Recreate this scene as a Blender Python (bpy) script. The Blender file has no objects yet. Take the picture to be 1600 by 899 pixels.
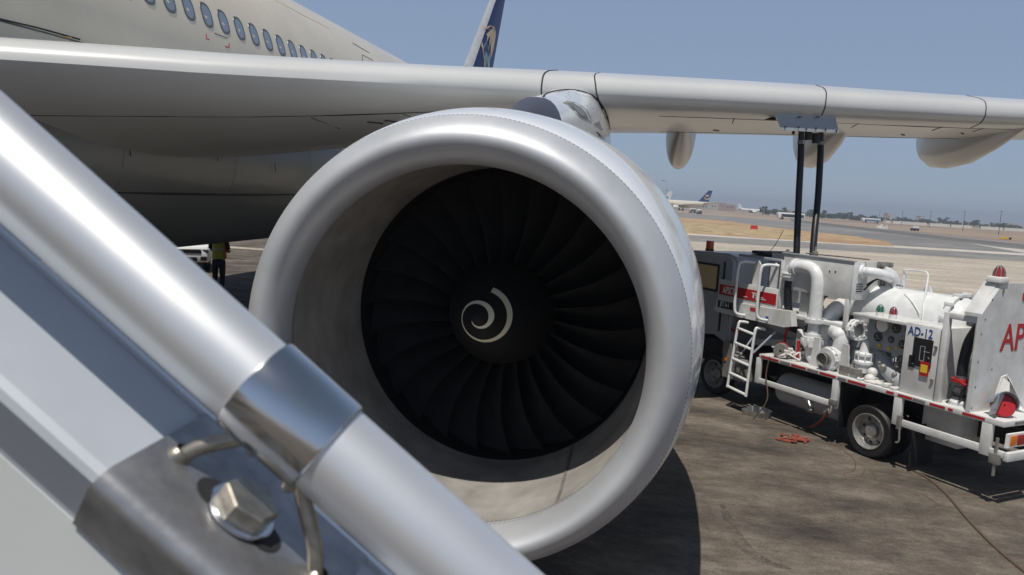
import bpy, bmesh, math, random
from mathutils import Vector as V, Matrix as Mx
R = math.radians; PI = math.pi
rnd = random.Random(7)
sc = bpy.context.scene
col = sc.collection

# ------------------------------------------------------------------ camera
FPX = 1244.44; EYE = V((0, 0, 3.2))
RT = V((0.98022325, 0.18836453, 0.06067282)); UP = V((-0.08112312, 0.10282506, 0.99138592)); FW = V((-0.18050326, 0.97670149, -0.11607223))
cd = bpy.data.cameras.new('camera'); cam = bpy.data.objects.new('camera', cd); col.objects.link(cam)
cd.sensor_width = 36; cd.lens = 28; cd.clip_start = .02; cd.clip_end = 9000
cam.matrix_world = Mx(((RT.x, UP.x, -FW.x, EYE.x), (RT.y, UP.y, -FW.y, EYE.y), (RT.z, UP.z, -FW.z, EYE.z), (0, 0, 0, 1)))
cd.dof.use_dof = True; cd.dof.focus_distance = 7.5; cd.dof.aperture_fstop = 14.0
sc.camera = cam

# ------------------------------------------------------------------ light
SUN = V((-.09, -.40, 1)).normalized()
w = bpy.data.worlds.new('World'); sc.world = w; w.use_nodes = True
nt = w.node_tree; nt.nodes.clear()
sky = nt.nodes.new('ShaderNodeTexSky'); sky.sky_type = 'NISHITA'; sky.sun_disc = False
sky.sun_elevation = math.asin(SUN.z); sky.sun_rotation = math.atan2(SUN.x, SUN.y)
sky.altitude = 0; sky.air_density = 1.0; sky.dust_density = .25; sky.ozone_density = 3.0
hs = nt.nodes.new('ShaderNodeHueSaturation'); hs.inputs['Saturation'].default_value = .8; hs.inputs['Value'].default_value = 1.0
bg = nt.nodes.new('ShaderNodeBackground'); bg.inputs['Strength'].default_value = .085
wo = nt.nodes.new('ShaderNodeOutputWorld')
mxs = nt.nodes.new('ShaderNodeMix'); mxs.data_type = 'RGBA'; mxs.inputs[0].default_value = .72; mxs.inputs[7].default_value = (2.9, 3.92, 5.8, 1)   # even summer haze over the clear-sky model
nt.links.new(sky.outputs[0], hs.inputs['Color']); nt.links.new(hs.outputs[0], mxs.inputs[6]); 
tcw = nt.nodes.new('ShaderNodeTexCoord'); sxy = nt.nodes.new('ShaderNodeSeparateXYZ'); mrz = nt.nodes.new('ShaderNodeMapRange'); mrz.interpolation_type = 'SMOOTHSTEP'
mrz.inputs[1].default_value = .25; mrz.inputs[2].default_value = .85; mrz.inputs[3].default_value = 1.0; mrz.inputs[4].default_value = .45      # deeper zenith, paler low sky
nt.links.new(tcw.outputs['Generated'], sxy.inputs[0]); nt.links.new(sxy.outputs[2], mrz.inputs[0])
mlz = nt.nodes.new('ShaderNodeMix'); mlz.data_type = 'RGBA'; mlz.blend_type = 'MULTIPLY'; mlz.inputs[0].default_value = 1
nt.links.new(mxs.outputs[2], mlz.inputs[6]); nt.links.new(mrz.outputs[0], mlz.inputs[7]); nt.links.new(mlz.outputs[2], bg.inputs[0]); nt.links.new(bg.outputs[0], wo.inputs[0])
sl = bpy.data.lights.new('sun', 'SUN'); sl.energy = 3.95; sl.angle = R(.5); sl.color = (1, .95, .87)
so = bpy.data.objects.new('sun', sl); col.objects.link(so); so.rotation_euler = SUN.to_track_quat('Z', 'Y').to_euler()
sc.view_settings.view_transform = 'Standard'; sc.view_settings.look = 'None'; sc.view_settings.exposure = 0; sc.view_settings.gamma = 1
sc.view_settings.use_curve_mapping = False

# ------------------------------------------------------------------ helpers
def ray(x, y): return FW + RT * ((x - 800) / FPX) + UP * ((449.5 - y) / FPX)     # a point of the 1600 px wide survey photo
def on(x, y, p0, n):
    d = ray(x, y); n = V(n); return EYE + d * ((V(p0) - EYE).dot(n) / d.dot(n))
def gp(x, y, z=0): return on(x, y, (0, 0, z), (0, 0, 1))
def atd(x, y, D): return EYE + ray(x, y) * D

M = {}
def mat(name, colr, rough=.5, metal=0, var=0, scale=3, bump=0, bscale=40, coat=0, stretch=(1, 1, 1), detail=6, c2=None, emit=0, spec=.5, trans=0, rvar=0):
    m = bpy.data.materials.new(name); m.use_nodes = True; n = m.node_tree; b = n.nodes['Principled BSDF']
    b.inputs['Base Color'].default_value = (*colr, 1); b.inputs['Roughness'].default_value = rough; b.inputs['Metallic'].default_value = metal
    b.inputs['Coat Weight'].default_value = coat; b.inputs['Coat Roughness'].default_value = .08; b.inputs['Specular IOR Level'].default_value = spec
    if trans: b.inputs['Transmission Weight'].default_value = trans
    if emit: b.inputs['Emission Color'].default_value = (*colr, 1); b.inputs['Emission Strength'].default_value = emit
    if var or bump or c2 or rvar:
        tc = n.nodes.new('ShaderNodeTexCoord'); mp = n.nodes.new('ShaderNodeMapping'); mp.inputs['Scale'].default_value = stretch
        n.links.new(tc.outputs['Object'], mp.inputs[0])
        nz = n.nodes.new('ShaderNodeTexNoise'); nz.inputs['Scale'].default_value = scale; nz.inputs['Detail'].default_value = detail; nz.inputs['Roughness'].default_value = .62
        n.links.new(mp.outputs[0], nz.inputs[0])
        if var or c2:
            rp = n.nodes.new('ShaderNodeValToRGB'); rp.color_ramp.elements[0].position = .33; rp.color_ramp.elements[1].position = .68
            a = c2 if c2 else [c * (1 - var) for c in colr]; e = colr if c2 else [min(1, c * (1 + var * .5)) for c in colr]
            rp.color_ramp.elements[0].color = (*a, 1); rp.color_ramp.elements[1].color = (*e, 1)
            n.links.new(nz.outputs[0], rp.inputs[0]); n.links.new(rp.outputs[0], b.inputs['Base Color'])
        if rvar:
            mr = n.nodes.new('ShaderNodeMapRange'); mr.inputs[3].default_value = rough - rvar; mr.inputs[4].default_value = rough + rvar
            n.links.new(nz.outputs[0], mr.inputs[0]); n.links.new(mr.outputs[0], b.inputs['Roughness'])
        if bump:
            n2 = n.nodes.new('ShaderNodeTexNoise'); n2.inputs['Scale'].default_value = bscale; n2.inputs['Detail'].default_value = 5
            n.links.new(mp.outputs[0], n2.inputs[0]); bp = n.nodes.new('ShaderNodeBump'); bp.inputs['Strength'].default_value = bump; bp.inputs['Distance'].default_value = .02
            n.links.new(n2.outputs[0], bp.inputs['Height']); n.links.new(bp.outputs[0], b.inputs['Normal'])
    M[name] = m; return m

class MB:
    def __init__(s): s.bm = bmesh.new()
    def _faces(s, vs, fs, mi=0):
        vv = [s.bm.verts.new(v) for v in vs]; out = []
        for f in fs:
            try:
                q = s.bm.faces.new([vv[i] for i in f]); q.material_index = mi; out.append(q)
            except ValueError: pass
        return vv, out
    def box(s, c, size, rot=None, bev=0, mi=0):
        t = bmesh.new(); bmesh.ops.create_cube(t, size=1)
        for v in t.verts: v.co = V((v.co.x * size[0], v.co.y * size[1], v.co.z * size[2]))
        if bev: bmesh.ops.bevel(t, geom=t.edges[:], offset=min(bev, min(size) * .45), segments=2, affect='EDGES', profile=.5)
        if rot is not None:
            m = rot if isinstance(rot, Mx) else Mx.Rotation(rot, 4, 'Z')
            bmesh.ops.transform(t, matrix=m, verts=t.verts)
        bmesh.ops.translate(t, vec=V(c), verts=t.verts)
        s.join(t, mi); return s
    def join(s, t, mi=0):
        mp = {}
        for v in t.verts: mp[v] = s.bm.verts.new(v.co)
        for f in t.faces:
            q = s.bm.faces.new([mp[v] for v in f.verts]); q.material_index = mi
        t.free()
    def bar(s, a, b, wd, ht, up=(0, 0, 1), bev=0, mi=0):
        a = V(a); b = V(b); d = (b - a); L = d.length; d.normalize(); u = V(up); x = d.cross(u)
        if x.length < 1e-5: x = d.cross(V((1, 0, 0)))
        x.normalize(); u = x.cross(d)
        m = Mx((d, x, u)).transposed().to_4x4()
        return s.box((a + b) / 2, (L, wd, ht), m, bev, mi)
    def prism(s, poly, vec, mi=0):
        n = len(poly); vec = V(vec); vs = [V(p) for p in poly] + [V(p) + vec for p in poly]
        s._faces(vs, [list(range(n))[::-1], list(range(n, 2 * n))] + [[i, (i + 1) % n, n + (i + 1) % n, n + i] for i in range(n)], mi); return s
    def poly(s, pts, mi=0): s._faces(pts, [list(range(len(pts)))], mi); return s
    def loft(s, rings, closed=True, caps=True, mi=0):
        n = len(rings[0]); vs = [p for r in rings for p in r]; fs = []
        for k in range(len(rings) - 1):
            for i in range(n if closed else n - 1):
                j = (i + 1) % n; fs.append([k * n + i, k * n + j, (k + 1) * n + j, (k + 1) * n + i])
        if caps and closed: fs.append(list(range(n))[::-1]); fs.append(list(range((len(rings) - 1) * n, len(rings) * n)))
        s._faces(vs, fs, mi); return s
    def tube(s, pts, r, n=10, caps=True, mi=0):
        pts = [V(p) for p in pts]; rs = r if isinstance(r, (list, tuple)) else [r] * len(pts); rings = []
        t0 = (pts[1] - pts[0]).normalized(); u = t0.orthogonal().normalized()
        for i, p in enumerate(pts):
            t = (pts[min(i + 1, len(pts) - 1)] - pts[max(i - 1, 0)]).normalized()
            u = (u - t * u.dot(t)).normalized(); v = t.cross(u)
            rings.append([p + (u * math.cos(2 * PI * k / n) + v * math.sin(2 * PI * k / n)) * rs[i] for k in range(n)])
        return s.loft(rings, True, caps, mi)
    def lathe(s, prof, o, ax, n=24, caps=False, mi=0):
        o = V(o); ax = V(ax).normalized(); u = ax.orthogonal().normalized(); v = ax.cross(u)
        rings = [[o + ax * a + (u * math.cos(2 * PI * k / n) + v * math.sin(2 * PI * k / n)) * max(r, 1e-4) for k in range(n)] for a, r in prof]
        return s.loft(rings, True, caps, mi)
    def cyl(s, a, b, r, n=16, mi=0): return s.tube([a, b], r, n, True, mi)
    def ball(s, c, r, n=12, scale=(1, 1, 1), mi=0):
        t = bmesh.new(); bmesh.ops.create_uvsphere(t, u_segments=n, v_segments=max(6, n // 2), radius=r)
        for v in t.verts: v.co = V((v.co.x * scale[0], v.co.y * scale[1], v.co.z * scale[2])) + V(c)
        s.join(t, mi); return s

FR = {}
def obj(name, mb, m, parent=None, smooth=True, world=True, sharp=35, weld=True):
    bm = mb.bm
    if weld: bmesh.ops.remove_doubles(bm, verts=bm.verts, dist=1e-5)
    bmesh.ops.recalc_face_normals(bm, faces=bm.faces)
    me = bpy.data.meshes.new(name); bm.to_mesh(me); bm.free()
    for q in (m if isinstance(m, (list, tuple)) else [m]): me.materials.append(M[q])
    if smooth:
        for p in me.polygons: p.use_smooth = True
        me.set_sharp_from_angle(angle=R(sharp))
    o = bpy.data.objects.new(name, me); col.objects.link(o)
    if parent is not None:
        o.parent = parent; top = parent
        while top.parent: top = top.parent
        if world and top in FR: me.transform(FR[top].inverted())
        elif world and top.type != 'EMPTY': pass
    return o
def islands(bm):
    seen = set(); out = []
    for v in bm.verts:
        if v in seen: continue
        st_ = [v]; seen.add(v); grp = []
        while st_:
            q = st_.pop(); grp.append(q)
            for e in q.link_edges:
                w_ = e.other_vert(q)
                if w_ not in seen: seen.add(w_); st_.append(w_)
        out.append(grp)
    return out
def each(name, mb, m, parent, **k):
    """every loose piece of the mesh becomes a part of its own"""
    out = []
    for grp in islands(mb.bm):
        nb = MB(); mp = {v: nb.bm.verts.new(v.co) for v in grp}
        for f in {f for v in grp for f in v.link_faces}: nb.bm.faces.new([mp[v] for v in f.verts])
        out.append(obj(name, nb, m, parent, **k))
    return out
def tag(o, label=None, cat=None, group=None, kind=None):
    for k, v in (('label', label), ('category', cat), ('group', group), ('kind', kind)):
        if v: o[k] = v
    return o
def thing(name, label, cat, loc=(0, 0, 0), rz=0, group=None):
    o = bpy.data.objects.new(name, None); col.objects.link(o); o.location = loc; o.rotation_euler = (0, 0, rz); o.empty_display_size = .3
    FR[o] = Mx.Translation(V(loc)) @ Mx.Rotation(rz, 4, 'Z'); tag(o, label, cat, group); return o
def copy_tree(o, parent=None):
    c = o.copy(); col.objects.link(c)
    if parent: c.parent = parent
    for ch in list(o.children): copy_tree(ch, c)
    return c
def smooth(pts, k=6):
    pts = [V(p) for p in pts]; out = []
    for i in range(len(pts) - 1):
        p0 = pts[max(i - 1, 0)]; p1 = pts[i]; p2 = pts[i + 1]; p3 = pts[min(i + 2, len(pts) - 1)]
        for j in range(k):
            t = j / k; out.append(.5 * ((2 * p1) + (p2 - p0) * t + (2 * p0 - 5 * p1 + 4 * p2 - p3) * t * t + (3 * p1 - p0 - 3 * p2 + p3) * t ** 3))
    out.append(pts[-1]); return out
def text(s, size, name, m, parent, mtx, ext=.002, sx=1, align='LEFT', bold=0):
    c = bpy.data.curves.new(name, 'FONT'); c.body = s; c.size = size; c.extrude = ext; c.align_x = align; c.offset = bold
    t = bpy.data.objects.new(name + '_tmp', c); col.objects.link(t); bpy.context.view_layer.update()
    me = bpy.data.meshes.new_from_object(t.evaluated_get(bpy.context.evaluated_depsgraph_get())); bpy.data.objects.remove(t); bpy.data.curves.remove(c)
    me.transform(mtx @ Mx.Diagonal((sx, 1, 1, 1))); me.name = name; me.materials.clear(); me.materials.append(M[m])
    o = bpy.data.objects.new(name, me); col.objects.link(o); o.parent = parent; return o
def frame(o, x, y):
    x = V(x).normalized(); y = V(y).normalized(); z = x.cross(y); m = Mx((x, y, z)).transposed().to_4x4(); m.translation = V(o); return m

# ------------------------------------------------------------------ materials
mat('airframe', (.70, .63, .50), .34, 0, .10, .6, coat=.5, rvar=.06)
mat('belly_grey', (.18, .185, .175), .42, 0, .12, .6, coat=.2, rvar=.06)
mat('airframe_wing', (.56, .565, .56), .34, 0, .06, .7, coat=.3, stretch=(1, .3, 1))
mat('nacelle_white', (.80, .82, .84), .24, 0, .08, 1.6, coat=.6)
mat('bare_metal', (.56, .575, .60), .50, .42, .10, 2.2, rvar=.06, bump=.015, bscale=9)
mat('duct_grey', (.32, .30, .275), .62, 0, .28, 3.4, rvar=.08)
mat('seam_dark', (.02, .02, .02), .7)
mat('rivet', (.10, .10, .11), .5, .4)
mat('rivet_light', (.7, .7, .7), .5, .3)
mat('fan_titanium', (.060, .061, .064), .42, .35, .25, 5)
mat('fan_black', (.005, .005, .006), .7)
mat('spiral_white', (.86, .82, .64), .5)
mat('pylon_grey', (.06, .064, .085), .42, 0, .06, 2, spec=.4)
mat('glass_dark', (.05, .06, .08), .08, 0, coat=.5)
mat('cabin_glass', (.20, .25, .31), .08, 0, coat=1)
mat('window_frame', (.16, .165, .18), .35, .5)
mat('fin_blue', (.012, .028, .15), .5, 0, .05, .4, spec=.2)
mat('fin_light_blue', (.10, .24, .36), .35)
mat('gold', (.55, .35, .10), .35, .2)
mat('pale_gold', (.62, .47, .24), .4)
mat('red_mark', (.45, .03, .03), .5)
mat('grey_plate', (.34, .37, .40), .4, .2, .06, 5)
mat('rubber', (.014, .014, .015), .55, 0, .2, 8)
mat('rubber_hose', (.012, .013, .016), .42)
mat('steel', (.42, .42, .43), .32, .9, .1, 12)
mat('brushed_tube', (.80, .81, .825), .42, .7, .05, 8, stretch=(1, 1, 1), rvar=.05)
mat('polished', (.66, .67, .69), .15, 1.0, .06, 14, rvar=.04)
mat('cap_alu', (.52, .555, .60), .48, .15, .05, 14)
mat('plate_steel', (.36, .36, .37), .40, .75, .3, 38, bump=.03, bscale=60)
mat('bolt_steel', (.40, .37, .32), .42, .85, .3, 90, rvar=.1)
mat('tread_dark', (.05, .05, .052), .7, 0, .2, 20)
mat('panel_grey', (.66, .68, .675), .55, 0, .04, 9)
mat('truck_white', (.70, .71, .71), .4, 0, .10, 4.5, coat=.15, c2=(.55, .545, .52), rvar=.08)
mat('pipe_white', (.74, .75, .75), .35, 0, .14, 7, coat=.2)
mat('pipe_grey', (.36, .38, .41), .4, 0, .08, 6)
mat('cab_grey', (.36, .38, .40), .33, 0, .06, 2, coat=.3)
mat('chassis_black', (.015, .015, .016), .6, 0, .3, 5)
mat('dirty_metal', (.30, .29, .27), .5, .4, .3, 14)
mat('gauge_dark', (.07, .068, .062), .3, 0, .3, 20)
mat('truck_red', (.42, .015, .02), .45)
mat('label_white', (.8, .8, .78), .5)
mat('label_black', (.015, .015, .016), .45)
mat('label_blue', (.03, .07, .28), .5)
mat('label_yellow', (.75, .5, .04), .5)
mat('lamp_amber', (.65, .18, .01), .25, coat=.5)
mat('lamp_red', (.30, .02, .02), .2, coat=.6)
mat('lamp_green', (.01, .16, .07), .2, coat=.6)
mat('orange_beacon', (.55, .09, .01), .25, coat=.5)
mat('rust_pole', (.22, .13, .09), .7)
mat('wheel_silver', (.42, .41, .39), .42, .6, .35, 14)
mat('suv_white', (.78, .78, .78), .22, 0, 0, coat=.8)
mat('vest_yellow', (.42, .42, .03), .7)
mat('vest_silver', (.45, .40, .35), .4)
mat('vest_orange', (.60, .16, .03), .7)
mat('navy_cloth', (.012, .014, .022), .8)
mat('skin', (.22, .12, .075), .6)
mat('hair', (.01, .008, .007), .6)
mat('leaf', (.10, .12, .07), .7, 0, .4, 2)
mat('leaf_dry', (.11, .115, .07), .7, 0, .4, 2)
mat('bark', (.10, .075, .055), .85)
mat('wall_white', (.70, .67, .62), .8)
mat('building_pink', (.42, .30, .25), .85, 0, .2, .2)
mat('building_pale', (.52, .46, .40), .85, 0, .2, .2)
mat('sign_yellow', (.62, .42, .02), .5)
mat('teal', (.08, .36, .42), .4)
mat('jet_white', (.74, .73, .70), .35)
mat('jet_cream', (.66, .60, .50), .35)
mat('rope_red', (.24, .055, .035), .8)
mat('hose_brown', (.11, .075, .05), .7)
mat('plastic_white', (.66, .65, .62), .5)

def ground_mat(name, base, dark, light, sc1, sc2, rough=.85, streak=None, bump=.25, joints=None):
    m = bpy.data.materials.new(name); m.use_nodes = True; n = m.node_tree; b = n.nodes['Principled BSDF']; L = n.links.new
    tc = n.nodes.new('ShaderNodeTexCoord'); mp = n.nodes.new('ShaderNodeMapping'); L(tc.outputs['Object'], mp.inputs[0])
    mp.inputs['Rotation'].default_value = (0, 0, R(-20))
    if streak: mp.inputs['Scale'].default_value = streak
    def noise(s, d, r=.6, src=mp.outputs[0]):
        q = n.nodes.new('ShaderNodeTexNoise'); q.inputs['Scale'].default_value = s; q.inputs['Detail'].default_value = d; q.inputs['Roughness'].default_value = r; L(src, q.inputs[0]); return q
    a = noise(sc1, 8, .65); c = noise(sc2, 6, .7); f = noise(sc2 * 9, 4, .6, tc.outputs['Object'])
    r1 = n.nodes.new('ShaderNodeValToRGB'); e = r1.color_ramp.elements; e[0].position = .34; e[0].color = (*dark, 1); e[1].position = .68; e[1].color = (*light, 1); q = e.new(.5); q.color = (*base, 1)
    L(a.outputs[0], r1.inputs[0])
    m1 = n.nodes.new('ShaderNodeMix'); m1.data_type = 'RGBA'; m1.blend_type = 'OVERLAY'; m1.inputs[0].default_value = .7; L(r1.outputs[0], m1.inputs[6]); L(c.outputs[0], m1.inputs[7])
    m2 = n.nodes.new('ShaderNodeMix'); m2.data_type = 'RGBA'; m2.blend_type = 'OVERLAY'; m2.inputs[0].default_value = .6; L(m1.outputs[2], m2.inputs[6]); L(f.outputs[0], m2.inputs[7])
    out = m2.outputs[2]
    L(out, b.inputs['Base Color']); b.inputs['Roughness'].default_value = rough; b.inputs['Specular IOR Level'].default_value = .3
    bp = n.nodes.new('ShaderNodeBump'); bp.inputs['Strength'].default_value = bump; bp.inputs['Distance'].default_value = .012; L(f.outputs[0], bp.inputs['Height']); L(bp.outputs[0], b.inputs['Normal'])
    M[name] = m
ground_mat('asphalt', (.108, .089, .071), (.048, .041, .036), (.20, .168, .137), .6, 4.5, streak=(1, 1.9, 1), bump=.5)
ground_mat('asphalt_dark', (.055, .048, .043), (.032, .029, .027), (.09, .08, .07), .9, 5, streak=(1, 1.9, 1), bump=.5)
ground_mat('concrete_tan', (.40, .35, .285), (.35, .305, .25), (.45, .395, .325), .05, .4, streak=(.4, 1.6, 1))
ground_mat('taxi_grey', (.21, .20, .19), (.17, .165, .16), (.26, .245, .23), .03, .2)
ground_mat('taxi_dark', (.13, .125, .12), (.10, .098, .095), (.17, .16, .15), .05, .3)
ground_mat('sand', (.38, .255, .14), (.28, .17, .09), (.48, .36, .22), .08, .6)
ground_mat('scrub', (.40, .29, .16), (.15, .115, .05), (.52, .42, .27), .5, 2.2)
ground_mat('sand_far', (.30, .23, .17), (.24, .17, .12), (.36, .29, .22), .01, .1)
ground_mat('light_edge', (.50, .46, .40), (.45, .41, .36), (.54, .50, .44), .05, .4)

# ------------------------------------------------------------------ the ground, one sheet with overlays
def worn(m, scale, lo, hi, amount):
    n = M[m].node_tree; b = n.nodes['Principled BSDF']; tc = n.nodes.new('ShaderNodeTexCoord'); nz = n.nodes.new('ShaderNodeTexNoise'); nz.inputs['Scale'].default_value = scale; nz.inputs['Detail'].default_value = 8; nz.inputs['Roughness'].default_value = .75
    mr = n.nodes.new('ShaderNodeMapRange'); mr.inputs[1].default_value = lo; mr.inputs[2].default_value = hi; mr.inputs[4].default_value = amount
    n.links.new(tc.outputs['Object'], nz.inputs[0]); n.links.new(nz.outputs[0], mr.inputs[0]); n.links.new(mr.outputs[0], b.inputs['Alpha'])
worn('asphalt_dark', 5, .40, .66, .4)
def sheet(name, pts, z, m):
    mb = MB(); mb.poly([V((p[0], p[1], z)) for p in pts]); o = obj(name, mb, m, smooth=False); o['kind'] = 'structure'; return o
sheet('ground', [(-4000, -600), (4000, -600), (4000, 7000), (-4000, 7000)], 0, 'sand_far')
CR = V((RT.x, RT.y)).normalized(); CF = V((FW.x, FW.y)).normalized()
def cf(a, d): return tuple(CR * a + CF * d)       # plan coordinates along / across the taxiways
sheet('concrete_apron', [cf(-300, -80), cf(300, -80), cf(300, 71), cf(-300, 71)], .004, 'concrete_tan')
sheet('taxi_lane', [cf(-300, 71), cf(300, 71), cf(300, 86), cf(-300, 86)], .004, 'taxi_grey')
sheet('lane_edge', [cf(-300, 86), cf(300, 86), cf(300, 92), cf(-300, 92)], .004, 'light_edge')
sheet('taxiway', [cf(-60, 92), cf(300, 92), cf(300, 172), cf(110, 190), cf(60, 330), cf(10, 560), cf(-60, 560)], .004, 'taxi_grey')
def gpoly(name, px, z, m): return sheet(name, [gp(*p)[:2] for p in px], z, m)
gpoly('sand_median', [(1000, 336), (1060, 340), (1130, 345), (1200, 355), (1280, 363.5), (1333, 369), (1388, 378.5), (1397, 385), (1300, 379.4), (1200, 373), (1060, 364.2), (1000, 360.5)], .008, 'sand')
gpoly('scrub_strip', [(1000, 343), (1070, 347), (1150, 353), (1235, 361), (1255, 368), (1240, 374), (1200, 371.2), (1150, 368), (1070, 363), (1000, 358.8)], .012, 'scrub')
gpoly('tyre_marked_lane', [(1235, 343), (1300, 350), (1400, 361), (1500, 372), (1620, 384.5), (1620, 390), (1500, 378), (1400, 366), (1300, 354), (1235, 346)], .008, 'taxi_dark')
gpoly('wedge_marking', [(1512, 380), (1560, 386.5), (1625, 393), (1625, 398), (1590, 394)], .012, 'light_edge')
gpoly('sand_verge', [(1225, 341), (1300, 345.6), (1420, 356.5), (1620, 372), (1620, 381.5), (1500, 369.8), (1400, 359.6), (1300, 348.8)], .008, 'sand_far')
sheet('dark_apron', [(-90, -60), (40, -60), (40, 13.5), (12, 14.2), (-4, 17.5), (-6, 120), (-90, 120)], .008, 'asphalt')
sheet('apron_band', [(-60, 29.5), (-7, 34.0), (-7, 34.9), (-60, 30.4)], .012, 'concrete_tan')
sheet('apron_stripe', [(-60, 42), (-7, 47.0), (-7, 48.4), (-60, 43.4)], .012, 'concrete_tan')

def arc_mark(px, wd, m='asphalt_dark'):
    pts = smooth([gp(x, y) for x, y in px], 6); L_, R_ = [], []
    for i, p in enumerate(pts):
        t = (pts[min(i + 1, len(pts) - 1)] - pts[max(i - 1, 0)]).normalized(); n_ = V((-t.y, t.x, 0)); k = wd * (.35 + .65 * math.sin(PI * (i + .5) / len(pts))); L_.append(p + n_ * k); R_.append(p - n_ * k)
    mb = MB(); z = V((0, 0, .0125)); vs = [q + z for q in L_] + [q + z for q in R_]; n = len(L_); mb._faces(vs, [[i, i + 1, n + i + 1, n + i] for i in range(n - 1)]); o = obj('tyre_mark', mb, m, smooth=False); o['kind'] = 'structure'
arc_mark([(1128, 790), (1150, 838), (1182, 872), (1235, 892)], .07); 

# ------------------------------------------------------------------ the airliner
AX, AZ, AR = -10.6, 5.05, 2.82
jet = thing('airliner', 'large white airliner with open grey engine intake, long wing and blue palm tail', 'airliner', (AX, 15, 0))
def ringy(y, cz, r, n=64, cx=AX): return [V((cx + r * math.cos(2 * PI * k / n), y, cz + r * math.sin(2 * PI * k / n))) for k in range(n)]
mb = MB()
mb.loft([ringy(*q) for q in [(-31, 4.6, .05), (-30.5, 4.65, .8), (-29, 4.8, 1.7), (-26.5, 4.95, 2.4), (-23, 5.05, 2.75), (-20, AZ, AR), (0, AZ, AR), (14, AZ, AR), (27, AZ, AR), (31, 5.13, 2.74), (35, 5.38, 2.5), (40, 5.78, 2.05), (46, 6.28, 1.38), (51, 6.72, .72), (53.5, 6.95, .25)]])
fus = obj('fuselage', mb, 'airframe', jet)
wa = math.asin((5.91 - AZ) / AR)
def fus_pt(y, a, d=0): return V((AX + (AR + d) * math.cos(a), y, AZ + (AR + d) * math.sin(a)))
def oval(y, a, hw, hh, d, n=20):
    out = []
    for k in range(n):
        t = 2 * PI * k / n; c, s_ = math.cos(t), math.sin(t)
        c = math.copysign(abs(c) ** .75, c); s_ = math.copysign(abs(s_) ** .75, s_)
        out.append(fus_pt(y + hw * c, a + hh * s_ / AR, d))
    return out
for k in range(-5, 24):
    y = 12.2 + k * .533; mb = MB()
    mb.loft([oval(y, wa, .165, .225, -.01), oval(y, wa, .16, .22, .006), oval(y, wa, .135, .19, .008), oval(y, wa, .12, .172, -.008)], caps=False)
    mb.poly(oval(y, wa, .122, .174, -.004) if False else oval(y, wa, .122, .174, .003), 1)
    obj('window', mb, ['window_frame', 'cabin_glass'], fus)
# door corner marks, panel outlines, rivets along the wing root
def fus_line(px, wd, name, m, d=.004):
    """a narrow strip lying on the barrel along surveyed points"""
    pts = []
    for x, y in px:
        dr = ray(x, y); ox, oz = EYE.x - AX, EYE.z - AZ; a = dr.x ** 2 + dr.z ** 2; b = 2 * (ox * dr.x + oz * dr.z); c = ox * ox + oz * oz - AR ** 2
        disc = max(b * b - 4 * a * c, 0); t = (-b - math.sqrt(disc)) / (2 * a); pts.append(EYE + dr * t)
    mb = MB(); rings = []
    for i, p in enumerate(pts):
        t = (pts[min(i + 1, len(pts) - 1)] - pts[max(i - 1, 0)]).normalized(); nn = V((p.x - AX, 0, p.z - AZ)).normalized(); sd = t.cross(nn).normalized() * wd / 2
        rings.append([p + sd - nn * .003, p + sd + nn * d, p - sd + nn * d, p - sd - nn * .003])
    mb.loft(rings); return obj(name, mb, m, fus, smooth=False)
fus_line([(322, 53), (322.5, 61), (327, 62)], .02, 'door_mark', 'red_mark')
fus_line([(352, 73), (358, 74.5), (358, 68)], .02, 'door_mark', 'red_mark')
fus_line([(335, 52), (355, 60)], .012, 'door_mark', 'rivet')
fus_line([(551, 67.5), (577, 83)], .035, 'panel_outline', 'rivet')
fus_line([(566, 95), (566, 86), (582, 94), (582, 99)], .02, 'panel_outline', 'rivet')
fus_line([(430, 0), (470, 22), (515, 45)], .015, 'panel_outline', 'pale_gold')
fus_line([(-40, 16), (0, 30), (60, 44), (125, 62)], .02, 'root_seam', 'seam_dark')
fus_line([(-40, 44), (0, 54), (60, 60), (112, 64)], .10, 'gold_stripe', 'gold')
# belly fairing
def fairing_ring(y, f, drop):
    half = [(0, 1.80), (1.2, 1.82), (2.1, 1.93), (2.75, 2.2), (3.18, 2.62), (3.40, 2.9), (3.52, 3.2), (3.56, 3.6), (3.45, 4.1), (3.1, 4.6), (2.6, 5.0), (1.5, 5.3)]
    pts = [V((AX + x * f, y, AZ + (z - AZ) * (f if z < 4 else 1) * drop)) for x, z in half]
    left = [V((2 * AX - p.x, p.y, p.z)) for p in pts[1:]][::-1]
    return left + pts
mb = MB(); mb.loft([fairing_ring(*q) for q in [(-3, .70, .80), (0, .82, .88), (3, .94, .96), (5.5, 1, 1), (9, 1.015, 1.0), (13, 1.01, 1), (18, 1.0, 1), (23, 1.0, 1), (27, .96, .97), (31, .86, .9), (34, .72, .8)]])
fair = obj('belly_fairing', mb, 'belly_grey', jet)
mb = MB(); rail = []
for y in [4, 6, 8, 9.5, 11, 12.5, 14, 16, 18]:
    f = 1.0 + .012 * (1 - abs(y - 10.5) / 8); rail.append(V((AX + 3.405 * f + .005, y, 2.905 + .0045 * (y - 11) ** 2 * .6)))
mb.tube(smooth(rail, 3), .022, 8); obj('fairing_seam', mb, 'seam_dark', fair)
for y in (9.4, 12.2, 15.0):
    mb = MB(); ring_ = [fairing_ring(y, 1.0131, 1.0)[i] for i in (16, 17, 18, 19)]; mb.tube(smooth(ring_, 3), .0022, 6); obj('panel_joint', mb, 'rivet', fair)
for y, z in ((9.5, 3.55), (11.6, 3.6), (13.5, 3.5)):
    mb = MB(); mb.tube([V((AX + 3.612, y, z)), V((AX + 3.608, y + .03, z - .16))], .006, 6); obj('drain_mark', mb, 'seam_dark', fair)
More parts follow.
